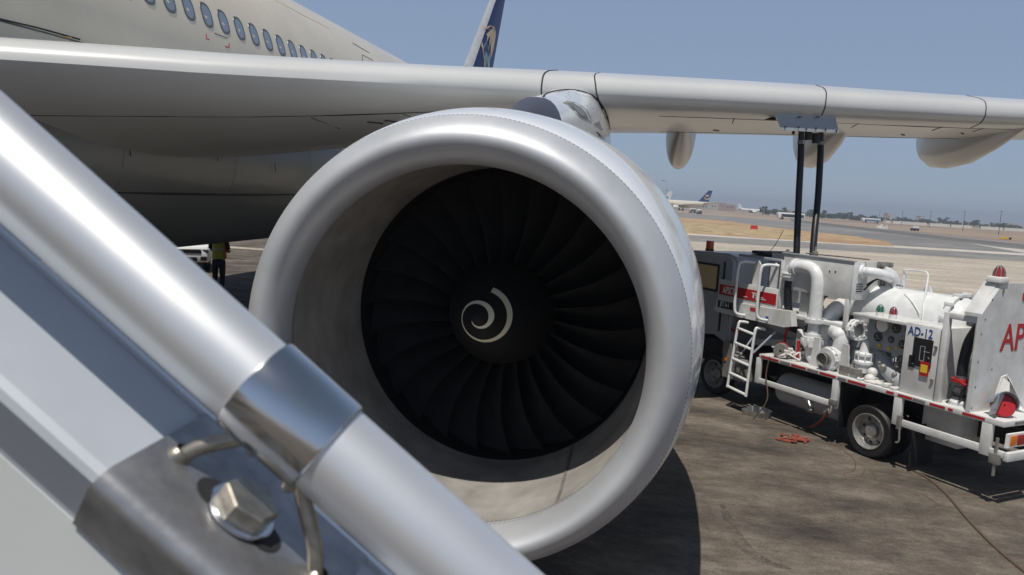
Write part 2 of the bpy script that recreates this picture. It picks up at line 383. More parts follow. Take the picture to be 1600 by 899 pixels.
# wing
def lerp(xs, ys, x):
    if x <= xs[0]: return ys[0] + (x - xs[0]) * (ys[1] - ys[0]) / (xs[1] - xs[0])
    for i in range(len(xs) - 1):
        if x <= xs[i + 1]: return ys[i] + (ys[i + 1] - ys[i]) * (x - xs[i]) / (xs[i + 1] - xs[i])
    return ys[-1] + (x - xs[-1]) * (ys[-1] - ys[-2]) / (xs[-1] - xs[-2])
def LEY(x): return 10.5 + .62 * (x + 1.295)
LP = [on(x, y, (-1.295, 10.5, 0), (.62, -1, 0)) for x, y in [(0, 55), (150, 66), (300, 78), (450, 88), (600, 97), (730, 105), (850, 111), (930, 117), (1100, 127), (1300, 140), (1450, 151), (1600, 160)]]
LX = [p.x for p in LP]; LZ = [p.z for p in LP]
def zsil(x): return lerp(LX, LZ, x)
def TEY(x): return lerp([-8, -1, 5, 19.4], [16.6, 17.2, 19.6, 26.0], x)
UPR = [(0, -.2), (.0025, -.135), (.008, -.075), (.018, -.03), (.035, .01), (.08, .075), (.2, .19), (.35, .26), (.5, .245), (.7, .14), (.85, .02), (1, -.13)]
LWR = [(1, -.16), (.85, -.2), (.7, -.28), (.5, -.345), (.35, -.36), (.2, -.355), (.1, -.345), (.05, -.325), (.025, -.30), (.012, -.27), (.004, -.237)]
def wing_ring(x):
    c = TEY(x) - LEY(x); z = zsil(x); k = lerp([-8, -6.5, -5.2, -3.8, -2.2, 4, 19.4], [4.6, 3.9, 3.0, 1.8, 1.1, .95, .35], x); out = []
    for u, d in UPR + LWR:
        d *= 1.2; dd = d
        if d < -.2: dd = -.24 + (d + .24) * (1 + (min(k, 1.9) - 1) * min(1, u / .05) + max(0, k - 1.9) * min(1, u / .22))
        elif d > 0: dd = d * min(k, 1)
        if x > 8: dd = d * lerp([8, 19.4], [.9, .35], x)
        out.append(V((x, LEY(x) + u * c, z + dd)))
    return out
WX = [-8.2, -7.4, -6.5, -5.8, -5.2, -4.6, -3.8, -3.0, -2.2, -1.3, -.4, .6, 1.9, 3.3, 4.8, 7, 10, 14, 18, 19.4]
mb = MB(); mb.loft([wing_ring(x) for x in WX]); wing = obj('wing', mb, 'airframe_wing', jet, sharp=40)
mb = MB(); mb.loft([[V((2 * AX - p.x, p.y, p.z)) for p in wing_ring(x)] for x in WX]); obj('wing', mb, 'airframe_wing', jet, sharp=40)
def seam_on_wing(x0, x1, n0, n1, name='slat_seam', th=.010):
    """dark gap across the leading edge; the section points n0..n1 counted round the nose"""
    mb = MB(); prof = (LWR + UPR); rings = []; nn = n1 - n0
    for i in range(n0, n1 + 1):
        t = (i - n0) / nn; x = x0 + (x1 - x0) * t
        r = wing_ring(x); r = r[len(UPR):] + r[:len(UPR)]; p = r[i]; a = r[max(i - 1, 0)]; b = r[min(i + 1, len(r) - 1)]
        tg = (b - a).normalized(); nr = V((0, tg.z, -tg.y)); cdir = V((0, LEY(x) + 1.0, zsil(x) - .2)) - V((0, p.y, p.z))
        if nr.dot(cdir) > 0: nr = -nr
        e = V((1, .6, .07)).normalized() * th
        rings.append([p - e - nr * .004, p - e + nr * .005, p + e + nr * .005, p + e - nr * .004])
    mb.loft(rings); return obj(name, mb, 'seam_dark', wing, smooth=False)
nl = len(LWR)
def xat(px): return on(px, 120, (-1.295, 10.5, 0), (.62, -1, 0)).x
seam_on_wing(xat(848), xat(846), 7, nl + 6); seam_on_wing(xat(942), xat(922), 7, nl + 6); seam_on_wing(xat(1292), xat(1297), 6, nl + 6); seam_on_wing(xat(1545), xat(1550), 6, nl + 6)
# light rivet groups on the inner leading edge
mb = MB()
for cx in (-5.15, -4.55, -4.0):
    for i in range(3):
        for j in range(5):
            r = wing_ring(cx + i * .03); p = r[2].lerp(r[4], j / 5); mb.ball(p, .005, 6)
obj('rivet_patch', mb, 'rivet_light', wing)
# underside panel lines and drain marks
def under(x, u):
    r = wing_ring(x); us = [q[0] for q in LWR]; pts = r[len(UPR):]
    for i in range(len(us) - 1):
        if us[i] >= u >= us[i + 1]: return pts[i].lerp(pts[i + 1], (us[i] - u) / (us[i] - us[i + 1]))
    return pts[-1]
mb = MB()
mb.tube([under(x, .09) - V((0, 0, .0)) for x in [-7, -6, -5, -4, -3, -2.2, -1.5]], .008, 6)
mb.tube([under(x, .11) for x in [-.2, 1, 2.5, 4, 6]], .006, 6); mb.tube([under(x, .55) for x in [-.2, 1, 2.5, 4, 6]], .006, 6)
for x in (-4.4, -3.4, -2.6, .9, 2.9, 4.4, 5.2): mb.tube([under(x, .10), under(x + .02, .2)], .008, 6)
for x, u in ((-3.95, .16), (-3.75, .16), (-2.25, .14), (-2.1, .14), (2.7, .3), (4.1, .35), (.7, .4), (5.1, .25)): mb.tube([under(x, u), under(x + .1, u + .03)], .016, 6)
obj('panel_line', mb, 'seam_dark', wing)
# flap track fairings
def canoe(x, y0, y1, zt, dep, wd):
    mb = MB(); rings = []; prof = [(0, .02, .05), (.12, .3, .35), (.3, .62, .7), (.5, .88, .95), (.7, 1, 1), (.85, .96, .97), (.94, .78, .8), (.985, .5, .5), (1, .2, .15)]
    for t, d, q in prof:
        y = y0 + (y1 - y0) * t; z0 = zt + (.0 if t < .5 else (t - .5) * .25); ring = []
        for k in range(16):
            a = PI * k / 15; ring.append(V((x + wd / 2 * q * math.cos(a), y, z0 - dep * d * math.sin(a) ** .8 if 0 < k < 15 else z0)))
        rings.append(ring)
    mb.loft(rings); f = obj('flap_track_fairing', mb, 'airframe_wing', wing)
    m2 = MB(); m2.tube([V((x - wd * .40, y0 + (y1 - y0) * .62, zt - dep * .25)), V((x, y0 + (y1 - y0) * .6, zt - dep * .05)), V((x + wd * .42, y0 + (y1 - y0) * .62, zt - dep * .3))], .01, 6)
    return f
canoe(.2, 14.4, 19.2, 4.72, .82, .62); canoe(3.02, 14.5, 20.0, 4.90, .80, .62); canoe(5.95, 14.6, 21.0, 5.08, .80, .62)
# inlet of the engine
EP = dict(x=-1.295, z=2.218, y=4.932); EA = V((-.003, 1, -.028)).normalized(); E1 = V((1, 0, 0)); E1 = (E1 - EA * E1.dot(EA)).normalized(); E2 = E1.cross(EA)
def eng(s, r, a):      # station, radius, clock angle from the top, turning to the right as seen from the front
    k = max(0, 1 - s / 1.8); c = V((EP['x'] + .011 * k * k, EP['y'], EP['z'] - .052 * k * k)) + EA * s
    if r < 1.36 and s < .6: c = c + E2 * lerp([0, .02, .1, .2, .3, .364, .6], [0, -.012, -.032, -.042, -.036, -.012, 0], s)     # the throat droops a little
    return c + (E1 * math.sin(a) + E2 * math.cos(a)) * r
def ering(s, r, n=120): return [eng(s, r, 2 * PI * k / n) for k in range(n)]
OS = [(0, 1.372), (.0015, 1.386), (.005, 1.400), (.012, 1.4155), (.03, 1.4405), (.06, 1.468), (.1, 1.494), (.16, 1.524), (.22, 1.545), (.3, 1.566), (.42, 1.590), (.6, 1.617), (.85, 1.643), (1.2, 1.669), (1.7, 1.692), (2.39, 1.699)]
def outer(s): return lerp([q[0] for q in OS], [q[1] for q in OS], s)
cowl = [(s, outer(s)) for s in (.185, .22, .3, .42, .6, .85, 1.2, 1.7, 2.39)] + [(3.0, 1.69), (3.7, 1.63), (4.4, 1.52), (5.1, 1.38), (5.4, 1.31), (5.38, 1.27), (4.8, 1.25)]
mb = MB(); mb.loft([ering(s, r) for s, r in cowl], caps=False); nac = obj('engine_nacelle', mb, 'nacelle_white', jet)
lipo = [(s, outer(s)) for s in (.185, .16, .13, .1, .08, .06, .045, .03, .02, .012, .005, .0015)]
lip = lipo + [(0, 1.372), (.0015, 1.3585), (.006, 1.345), (.015, 1.329), (.03, 1.311), (.05, 1.295), (.08, 1.278), (.12, 1.263), (.17, 1.252), (.23, 1.247), (.29, 1.252), (.34, 1.268), (.364, 1.280)]
# round the blunt nose so the lip reads as a full torus
mb = MB(); mb.loft([ering(s, r) for s, r in lip], caps=False); obj('inlet_lip', mb, 'bare_metal', nac, sharp=60)
duct = [(.364, 1.280), (.366, 1.285), (.6, 1.292), (.9, 1.283), (1.2, 1.27), (1.5, 1.252), (1.62, 1.247)]
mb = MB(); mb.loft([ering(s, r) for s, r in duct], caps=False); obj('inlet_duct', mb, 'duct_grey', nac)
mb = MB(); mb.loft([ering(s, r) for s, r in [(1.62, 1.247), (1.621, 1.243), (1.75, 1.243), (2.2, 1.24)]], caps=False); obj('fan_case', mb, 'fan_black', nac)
mb = MB(); mb.loft([ering(2.16, 1.245, 48), ering(2.161, .3, 48)], caps=True); obj('fan_light_block', mb, 'fan_black', nac, smooth=False)  # added black disc in place of guide vanes, blocks light behind the fan
def eloc(s, r, a): return eng(s, r, a)
mb = MB()
for s, r, d, n in ((.312, 1.2575, -1, 230), (.345, 1.2690, -1, 230), (.385, 1.2860, -1, 230), (.176, outer(.176), 1, 300)):
    for k in range(n):
        a = 2 * PI * k / n; p = eng(s, r - .0005 * d, a); nr = (E1 * math.sin(a) + E2 * math.cos(a)) * d; u = EA; v = nr.cross(u)
        if d > 0: nr = (nr - EA * .8).normalized(); u = (EA - nr * EA.dot(nr)).normalized(); v = nr.cross(u)
        mb._faces([p + nr * .002 + (u * math.cos(t) + v * math.sin(t)) * (.0045 if d > 0 else .006) for t in [2 * PI * q / 7 for q in range(7)]], [list(range(7))])
obj('rivet_row', mb, 'rivet', nac, smooth=False, weld=False)['kind'] = 'stuff'
mb = MB()
sa = R(146); pts = [(.366, 1.2835), (.6, 1.290), (.9, 1.281), (1.2, 1.268), (1.5, 1.25), (1.615, 1.2455)]
mb.loft([[eng(s, r, sa - .011), eng(s, r - .003, sa - .011), eng(s, r - .003, sa + .011), eng(s, r, sa + .011)] for s, r in pts]); obj('duct_splice', mb, 'dirty_metal', nac, smooth=False)
mb = MB()
for s in (1.9,):
    mb.loft([[eng(s + ds, outer(s) + dr, 2 * PI * k / 120) for k in range(120)] for ds, dr in ((-.006, -.002), (-.006, .003), (.006, .003), (.006, -.002))], caps=False)
obj('cowl_seam', mb, 'rivet', nac)
# fan
NB = 26
def blade(k):
    a0 = 2 * PI * k / NB + .07; mb = MB(); rings = []
    for i in range(9):
        t = i / 8; r = .43 + t * (1.232 - .43); st = R(18 + 44 * t ** .85); ch = .30 + .20 * t - .06 * t * t; th = .030 - .020 * t; off = .10 * t * t - .10 * t + .02 * math.sin(t * PI); ring = []
        lean = .5 * ch * math.sin(st) / r - .15 + .045 * math.sin(t * PI * 1.1) - .03 * t
        for u, w_ in [(-.5, 0), (-.47, .5), (-.3, .9), (0, 1), (.3, .7), (.5, .05), (.3, -.5), (0, -.7), (-.3, -.6), (-.47, -.4)]:
            camber = .06 * (1 - 4 * u * u) * ch
            lx = u * ch; lt = w_ * th * .5 + camber          # along chord, across chord
            ax = lx * math.cos(st) + lt * math.sin(st); tg = lx * math.sin(st) - lt * math.cos(st)
            ring.append(eng(1.86 + ax + off, r, a0 + tg / r + lean))
        rings.append(ring)
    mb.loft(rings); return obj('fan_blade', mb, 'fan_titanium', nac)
for k in range(NB): blade(k)
SP = [(.93, .004), (.935, .03), (.96, .06), (1.02, .115), (1.12, .190), (1.25, .270), (1.40, .345), (1.55, .405), (1.66, .435), (1.80, .445), (2.0, .45)]
mb = MB(); SPO = V((-.045, 0, .058))
mb.loft([[p + SPO * max(0, (1.9 - s) / .9) for p in ering(s, r, 64)] for s, r in SP]); spn = obj('spinner', mb, 'fan_black', nac)
def spin_s(r): return lerp([q[1] for q in SP], [q[0] for q in SP], r)
mb = MB(); rings = []
for i in range(91):
    t = i / 90; a = R(12 + 588 * t)
    rc = lerp([0, .13, .29, .44, .6, .75, .9, 1], [.222, .208, .190, .154, .116, .096, .068, .046], t); wd = lerp([0, .13, .25, .42, .55, .72, .88, 1], [.032, .034, .028, .010, .021, .038, .020, .005], t)
    i_, o_ = rc - wd / 2, rc + wd / 2
    ofs = lambda s_: SPO * max(0, (1.9 - s_) / .9)
    rings.append([q + ofs(spin_s(rc)) for q in [eng(spin_s(i_) - .003, i_, a), eng(spin_s(i_) + .006, i_, a), eng(spin_s(o_) + .006, o_, a), eng(spin_s(o_) - .003, o_, a)]])
mb.loft(rings); obj('spiral_mark', mb, 'spiral_white', nac, smooth=False)
mb = MB(); mb.loft([ering(s, r, 32) for s, r in [(4.9, .01), (4.9, .75), (5.5, .72), (6.3, .5), (6.31, .02)]]); obj('exhaust_core', mb, 'fan_titanium', nac)
# pylon
def pyl_ring(y, hw, top, bot):
    out = []
    for k in range(17):
        a = PI * k / 16; c, s_ = math.cos(a), math.sin(a)
        out.append(V((EP['x'] + .01 + .0 + hw * math.copysign(abs(c) ** .75, c), y, bot + (top - bot) * abs(s_) ** .75)))
    return out
mb = MB(); mb.loft([pyl_ring(*q) for q in [(7.6, .292, 4.125, 3.5), (8.5, .35, 4.27, 3.5), (9.4, .41, 4.45, 3.5), (10.2, .45, 4.57, 3.5), (10.9, .465, 4.63, 3.5), (12, .44, 4.65, 3.55), (13.5, .3, 4.6, 3.8)]])
pyl = obj('pylon', mb, 'nacelle_white', jet)
mb = MB(); mb.loft([pyl_ring(*q) for q in [(6.55, .04, 3.82, 3.6), (6.7, .11, 3.88, 3.6), (6.95, .18, 3.96, 3.58), (7.25, .24, 4.05, 3.56), (7.45, .275, 4.10, 3.55), (7.6, .295, 4.13, 3.55)]]); obj('pylon_nose', mb, 'pylon_grey', pyl)
from mathutils.bvhtree import BVHTree
pyl_tree = BVHTree.FromPolygons([v.co + V((AX, 15, 0)) for v in pyl.data.vertices], [list(p.vertices) for p in pyl.data.polygons])
def on_pylon(x, y, d=.004):
    r_ = ray(x, y).normalized(); h = pyl_tree.ray_cast(EYE, r_)
    p = h[0] if h[0] is not None else on(x, y, (0, 9.5, 0), (0, 1, 0)); n_ = h[1] if h[0] is not None else -r_
    return p + (n_ if n_.dot(r_) < 0 else -n_) * d
wing_tree = BVHTree.FromPolygons([v.co + V((AX, 15, 0)) for v in wing.data.vertices], [list(p.vertices) for p in wing.data.polygons])
def on_both(x, y, d=.006):
    r_ = ray(x, y).normalized(); hs_ = [h for h in (pyl_tree.ray_cast(EYE, r_), wing_tree.ray_cast(EYE, r_)) if h[0] is not None]
    return min(hs_, key=lambda h: h[3])[0] - r_ * d if hs_ else None
cl = smooth([V((x, y, 0)) for x, y in [(849, 152), (854, 146.5), (866, 143), (890, 140.5), (912, 144), (930, 153), (942, 167), (950, 186), (953, 203)]], 6)
cl = [q for q in (on_both(p.x, p.y) for p in cl) if q is not None]
mb = MB(); mb.tube(cl, .011, 8); obj('pylon_seam', mb, 'seam_dark', pyl)
def pylon_patch(px, m, name, d=.004):
    mb = MB(); mb.poly([on_pylon(x, y, d) for x, y in px]); obj(name, mb, m, pyl, smooth=False)
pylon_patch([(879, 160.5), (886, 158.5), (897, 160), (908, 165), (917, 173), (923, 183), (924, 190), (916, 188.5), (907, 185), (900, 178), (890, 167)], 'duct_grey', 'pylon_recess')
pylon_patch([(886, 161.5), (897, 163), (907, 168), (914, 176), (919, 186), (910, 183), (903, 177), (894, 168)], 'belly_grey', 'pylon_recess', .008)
pylon_patch([(927, 194), (936, 190), (947, 188), (951, 196), (950, 203), (940, 204)], 'grey_plate', 'pylon_panel')
pylon_patch([(931, 206), (934, 207), (941, 215), (936, 213)], 'seam_dark', 'pylon_vent')
mb = MB()
for x, y in [(889, 144), (888, 148), (891, 151), (885, 152), (890, 155), (887, 157), (900, 146), (912, 150), (922, 157), (918, 165), (926, 170), (895, 196), (905, 200), (915, 205), (938, 178), (940, 186)]: mb.ball(on_pylon(x, y, .0), .006, 6)
obj('rivet_row', mb, 'rivet', pyl)['kind'] = 'stuff'
# landing gear behind the engine
mb = MB(); gx = -5.3
mb.cyl((gx, 19.2, .5), (gx, 18.4, 4.0), .16); mb.cyl((gx - .1, 19.2, .9), (-7.4, 18.8, 3.4), .07); mb.bar((gx, 18.3, .62), (gx, 20.1, .62), .22, .22)
gear = obj('landing_gear', mb, 'pipe_white', jet)
for dx in (-.45, .45):
    for y in (18.4, 20.0):
        mb = MB(); mb.lathe([(-.2, .3), (-.22, .5), (-.16, .65), (0, .68), (.16, .65), (.22, .5), (.2, .3), (.08, .28), (-.08, .28)], (gx + dx, y, .68), (1, 0, 0), 28); obj('wheel', mb, 'rubber', gear)
# tailplane and fin
def foil(pts, th):
    """pts: le, te for each station ((x,y,z)); thickness along axis given"""
    mb = MB(); rings = []
    for le, te, t, ax in pts:
        le, te, ax = V(le), V(te), V(ax); ring = []
        for u, h in [(0, 0), (.02, .35), (.08, .7), (.25, 1), (.5, .85), (.8, .35), (1, .03), (1, -.03), (.8, -.35), (.5, -.85), (.25, -1), (.08, -.7), (.02, -.35)]: ring.append(le.lerp(te, u) + ax * t * h)
        rings.append(ring)
    mb.loft(rings); return mb
for sg in (1, -1):
    obj('tailplane', foil([((AX + sg * .6, 43.5, 6.3), (AX + sg * .6, 49.5, 6.3), .3, (0, 0, 1)), ((AX + sg * 6.4, 48.2, 6.75), (AX + sg * 6.4, 51.3, 6.75), .12, (0, 0, 1))], 0), 'airframe', jet)
def finle(z): return 40.46 + (z - 9.5) * 1.11
def finte(z): return 46.8 + (z - 10.5) * .523
fin = obj('vertical_tail', foil([((AX, finle(z), z), (AX, finte(z), z), .42 - .025 * (z - 7), (1, 0, 0)) for z in (7.4, 9.5, 12, 14.5, 16.5)], 0), 'fin_blue', jet)
mb = MB(); rings = []
for z in (9.55, 12, 14.5, 16.4):
    t = .42 - .025 * (z - 7); c = finte(z) - finle(z); ring = []
    for u, h in [(.075, .70), (.02, .38), (-.012, 0), (.02, -.38), (.075, -.70)]: ring.append(V((AX + h * t * 1.06, finle(z) + u * c, z)))
    rings.append(ring)
mb.loft(rings, closed=False); obj('leading_edge', mb, 'bare_metal', fin)
def tq(px):     # points of the livery on the port face of the fin
    out = []
    for x, y in px:
        p = on(680 + x / 7.49, y / 7.49, (AX + .3, 0, 0), (1, 0, 0)); z = p.z; t = .42 - .025 * (z - 7); u = (p.y - finle(z)) / (finte(z) - finle(z)); h = lerp([0, .02, .08, .25, .5, .8, 1], [0, .35, .7, 1, .85, .35, .03], u)
        out.append((h * t, p))
    return out
def decal(px, m, d, name):
    q = tq(px); mb = MB(); mb.prism([V((AX + max(a for a, _ in q) + d, p.y, p.z)) if False else V((AX + a + d, p.y, p.z)) for a, p in q], (.006, 0, 0)); return obj(name, mb, m, fin, smooth=False)
decal([(560, 560), (600, 480), (628, 560), (650, 650), (668, 795), (560, 795)], 'fin_light_blue', .012, 'emblem_field')
frond = [[(640, 350), (612, 338), (593, 352), (612, 316), (655, 299), (695, 315), (705, 350), (690, 400)],
         [(690, 345), (660, 345), (632, 372), (606, 402), (612, 430), (604, 482), (622, 440), (640, 420)],
         [(690, 350), (650, 400), (636, 440), (628, 500), (632, 562), (646, 510), (660, 450), (676, 420)],
         [(700, 340), (664, 430), (650, 520), (648, 610), (660, 700), (676, 600), (690, 500), (698, 420)],
         [(704, 345), (690, 450), (684, 540), (672, 680), (692, 600), (708, 520), (722, 430), (715, 380)]]
for i, f in enumerate(frond): decal(f, 'gold' if i in (0,) else 'pale_gold', .02 + .004 * i, 'palm_frond')
decal([(560, 420), (566, 430), (562, 560), (568, 690), (580, 795), (568, 795), (556, 690), (553, 560)], 'pale_gold', .03, 'emblem_curve')
decal([(600, 690), (618, 720), (636, 795), (626, 795), (612, 735)], 'pale_gold', .034, 'emblem_curve')
# refuelling panel under the leading edge
mb = MB(); n0 = V((.62, -1, 0)); pA = V((0, LEY(0) + .16, 0))
q = [on(x, y, pA, n0) for x, y in [(1211, 150), (1305, 160), (1306, 186), (1212, 181)]]
q2 = [on(x, y, V((0, LEY(0) + .10, 0)), n0) for x, y in [(1221, 204), (1311, 208)]]
mb.prism(q, (0, .012, 0)); mb.prism([q[3], q[2], q2[1], q2[0]], (0, .012, 0))
rp = obj('refuel_panel', mb, 'grey_plate', wing, smooth=False)
mb = MB()
for x, y in [(1227, 199), (1248, 199), (1260, 202), (1290, 203), (1307, 205), (1275, 201)]:
    p = on(x, y, V((0, LEY(0) + .07, 0)), n0); mb.box(p, (.018, .05, .035), bev=.004)
for x, y in [(1250, 183), (1278, 183)]: mb.box(on(x, y, V((0, LEY(0) + .12, 0)), n0), (.05, .03, .012))
each('panel_latch', mb, 'seam_dark', wing)
mb = MB(); pc = V((0, LEY(0) + .38, 0)); cpl = []
for x, y0_, y1_, rr in [(1252, 196, 219, .042), (1263, 205, 219, .055), (1275, 208, 224, .06), (1283, 205, 221, .040)]:
    mb.cyl(on(x, y0_, pc, n0), on(x, y1_, pc, n0), rr, 12)
mb.prism([on(1194, 187, pc, n0), on(1211, 181, pc, n0), on(1213, 188, pc, n0)], (0, .02, 0))
mb.bar(on(1241, 203, pc, n0), on(1239, 210, pc, n0), .03, .03)
each('fuel_coupling', mb, 'label_black', wing)

# ------------------------------------------------------------------ boarding stairs with the handrail
SA = V((.78608168, .07232118, -.61387722)); SH = V((-.0916152, .99579448, 0)); SN = V((.61129555, .05624049, .78940152)); ST = V((-.1889049, .39047398, 3.07485787))
def sp(a, b, c): return ST + SA * a + SH * b + SN * c
st = thing('boarding_stairs', 'silver boarding stairs balustrade with round metal handrail and bolted bracket', 'stairs', (ST.x, ST.y - .7, 0))
mb = MB(); mb.tube([sp(-2.6, 0, 0), sp(0, 0, 0), sp(2.8, 0, 0)], .0257, 40); rl = obj('handrail', mb, 'brushed_tube', st)
a0, a1 = -.0265, .0268
mb = MB(); mb.lathe([(a0, .0258), (a0, .0272), (a0 + .0008, .0282), (a0 + .002, .0285), (a1 - .002, .0285), (a1 - .0008, .0282), (a1, .0272), (a1, .0258)], ST, SA, 48); slv = obj('rail_sleeve', mb, 'polished', rl)
mb = MB(); mb.ball(sp(a1 - .002, -.012, -.0248), .0042, 10); mb.ball(sp(a1 - .03, .0, -.0285), .005, 10); obj('weld_bead', mb, 'bolt_steel', slv)
CZ = -.062
capsec = [(.052, CZ - .075), (.052, CZ - .004), (.048, CZ), (-.048, CZ), (-.0525, CZ - .0025), (-.0535, CZ - .007), (-.036, CZ - .040), (-.030, CZ - .075)]
mb = MB(); mb.loft([[sp(a, b, c) for b, c in capsec] for a in (-2.6, 2.8)]); obj('cap_channel', mb, 'cap_alu', st, smooth=False)
mb = MB(); mb.loft([[sp(a, b, c) for b, c in [(.0485, CZ + .003), (.0535, CZ + .003), (.0535, CZ - .02), (.0485, CZ - .02)]] for a in (-2.6, 2.8)]); obj('cap_trim', mb, 'brushed_tube', st, smooth=False)
mb = MB(); mb.loft([[sp(a, b, c) for b, c in [(-.036, CZ - .043), (.02, CZ - .043), (.02, CZ - 1.0), (-.036, CZ - 1.0)]] for a in (-2.6, 2.8)]); obj('side_panel', mb, 'panel_grey', st, smooth=False)
# bracket plate folded over the near edge
pt = CZ + .004
psec = [(.0475, CZ + .0006), (.0475, pt), (-.049, pt), (-.0545, pt - .002), (-.0575, pt - .007), (-.058, pt - .012), (-.038, pt - .047), (-.035, pt - .045), (-.0545, pt - .012), (-.053, CZ + .0006)]
mb = MB(); mb.loft([[sp(a, b, c) for b, c in psec] for a in (-.0445, -.043, .085, .0865)]); pl = obj('bracket_plate', mb, 'plate_steel', st, sharp=50)
for ra, rb in ((-.031, -.013), (.069, .033)):
    mb = MB(); mb.tube(smooth([sp(ra, -.005, pt - .002), sp(ra + (rb - ra) * .35, -.003, pt + .012), sp(rb, 0, -.030), sp(rb + (rb - ra) * .2, 0, -.022)], 6), .0045, 14)
    rod = obj('support_rod', mb, 'bolt_steel', pl)
    mb = MB(); mb.lathe([(0, .0072), (.0015, .0068), (.0035, .0054), (.0045, .0045)], sp(ra, -.005, pt), SN, 18); obj('weld_collar', mb, 'bolt_steel', rod)
mb = MB()
ba, bb = .015, -.0095
slot = []
for k in range(20):
    t = 2 * PI * k / 20; slot.append(sp(ba + math.cos(t) * .0115 + (.017 if math.cos(t) > 0 else -.017), bb + math.sin(t) * .0115, pt + .0006))
mb.poly(slot); obj('slot', mb, 'seam_dark', pl, smooth=False)
mb = MB(); mb.lathe([(0, .0085), (0, .0192), (.0008, .0196), (.0026, .0196), (.0032, .019), (.0032, .008)], sp(ba, bb, pt + .001), SN, 36); bo = obj('washer', mb, 'polished', pl)
mb = MB(); hx = []
for lv, rr in ((.0042, .0168), (.0122, .0168), (.0132, .0156)):
    hx.append([sp(ba + rr * math.cos(PI / 3 * k + .35), bb + rr * math.sin(PI / 3 * k + .35), pt + lv) for k in range(6)])
mb.loft(hx); obj('bolt', mb, 'bolt_steel', pl, smooth=False)
# treads going down beside the balustrade
for k in range(-7, 13):
    c = sp(k * .3, 0, 0); mb = MB(); p = V((c.x, c.y - .72, c.z - 1.0))
    if p.z < .06: continue
    mb.box(p, (.27, 1.1, .035), math.atan2(SH.y, SH.x) - PI / 2, bev=.004); obj('tread', mb, 'tread_dark', st)

# ------------------------------------------------------------------ hydrant dispenser truck
TO = V((2.83420257, 11.00718952, 0)); TR = R(128.13375)
trk = thing('fuel_truck', 'white aircraft refuelling truck with grey cab, pipes, tank and red lettering', 'truck', TO, TR)
def tp(s, w_, z): return V((s, -w_, z))
def te(name, mb, m, parent=None, **k): return each(name, mb, m, parent or trk, world=False, **k)
def tm(name, mb, m, parent=None, **k): return obj(name, mb, m, parent or trk, world=False, **k)
B_ = lambda s0, s1, w0, w1, z0, z1: (tp((s0 + s1) / 2, (w0 + w1) / 2, (z0 + z1) / 2), (abs(s1 - s0), abs(w1 - w0), abs(z1 - z0)))
def tb(mb, s0, s1, w0, w1, z0, z1, bev=.006, mi=0): mb.box(*B_(s0, s1, w0, w1, z0, z1), None, bev, mi); return mb
# chassis
mb = MB(); tb(mb, -1.7, 4.7, .72, .82, .55, .78); tb(mb, -1.7, 4.7, 1.38, 1.48, .55, .78)
for s in (-1.6, -.7, .6, 1.5, 2.6, 3.6): tb(mb, s - .05, s + .05, .72, 1.48, .6, .7)
mb.cyl(tp(0, .3, .36), tp(0, 1.9, .36), .07); mb.ball(tp(0, 1.1, .36), .17); mb.cyl(tp(3.35, .5, .36), tp(3.35, 1.7, .36), .05)
tb(mb, .45, 2.4, .85, 1.4, .3, .7); tb(mb, 2.3, 4.5, .4, 1.8, .55, .95)
ch = tm('chassis', mb, 'chassis_black')
# bed
mb = MB(); tb(mb, -1.77, 2.0, .002, 2.2, .935, 1.0, .004); bed = tm('deck', mb, 'truck_white')
mb = MB()
for s0, s1 in [(1.95, 1.6), (1.35, 1.08), (.83, .55), (.35, .06), (-.25, -.36), (-.42, -.62), (-.86, -1.06), (-1.1, -1.16), (-1.28, -1.55)]: tb(mb, s0, s1, -.004, .0, .955, .985, .0)
te('reflective_tape', mb, 'truck_red', bed, smooth=False)
mb = MB()
for s0, s1 in [(1.56, 1.38), (1.05, .86), (.52, .38), (-.63, -.8)]: tb(mb, s0, s1, -.003, .0, .955, .985, 0)
te('reflective_tape', mb, 'dirty_metal', bed, smooth=False)
# under-run guards
mb = MB(); tb(mb, 1.96, 2.05, .0, .05, .54, .934); tb(mb, .60, 1.96, .0, .04, .545, .625); tb(mb, .50, .60, .0, .06, .53, .934); tm('side_guard', mb, 'truck_white')
mb = MB(); tb(mb, -.48, -.37, .0, .06, .58, .934); tb(mb, -1.52, -.48, .0, .04, .58, .67); tb(mb, -1.64, -1.52, .0, .06, .56, .934); tb(mb, -1.82, -1.64, .0, .05, .585, .66); tm('side_guard', mb, 'truck_white')
mb = MB(); tb(mb, -1.86, -1.80, .0, 2.2, .56, .66); tm('rear_bumper', mb, 'truck_white')
mb = MB(); tb(mb, .52, .58, -.012, 0, .55, .60, .004); tm('marker_lamp', mb, 'lamp_amber')
mb = MB(); mb.cyl(tp(-1.72, .0, .8), tp(-1.72, .0, .36), .018); tb(mb, -1.78, -1.66, -.03, .03, .5, .62); tb(mb, -.52, -.46, -.03, .02, .54, .72); mb.tube(smooth([tp(-.5, -.01, .72), tp(-.52, -.03, .55), tp(-.53, -.03, .4), tp(-.49, -.03, .37)]), .012, 8); te('latch_hook', mb, 'dirty_metal')
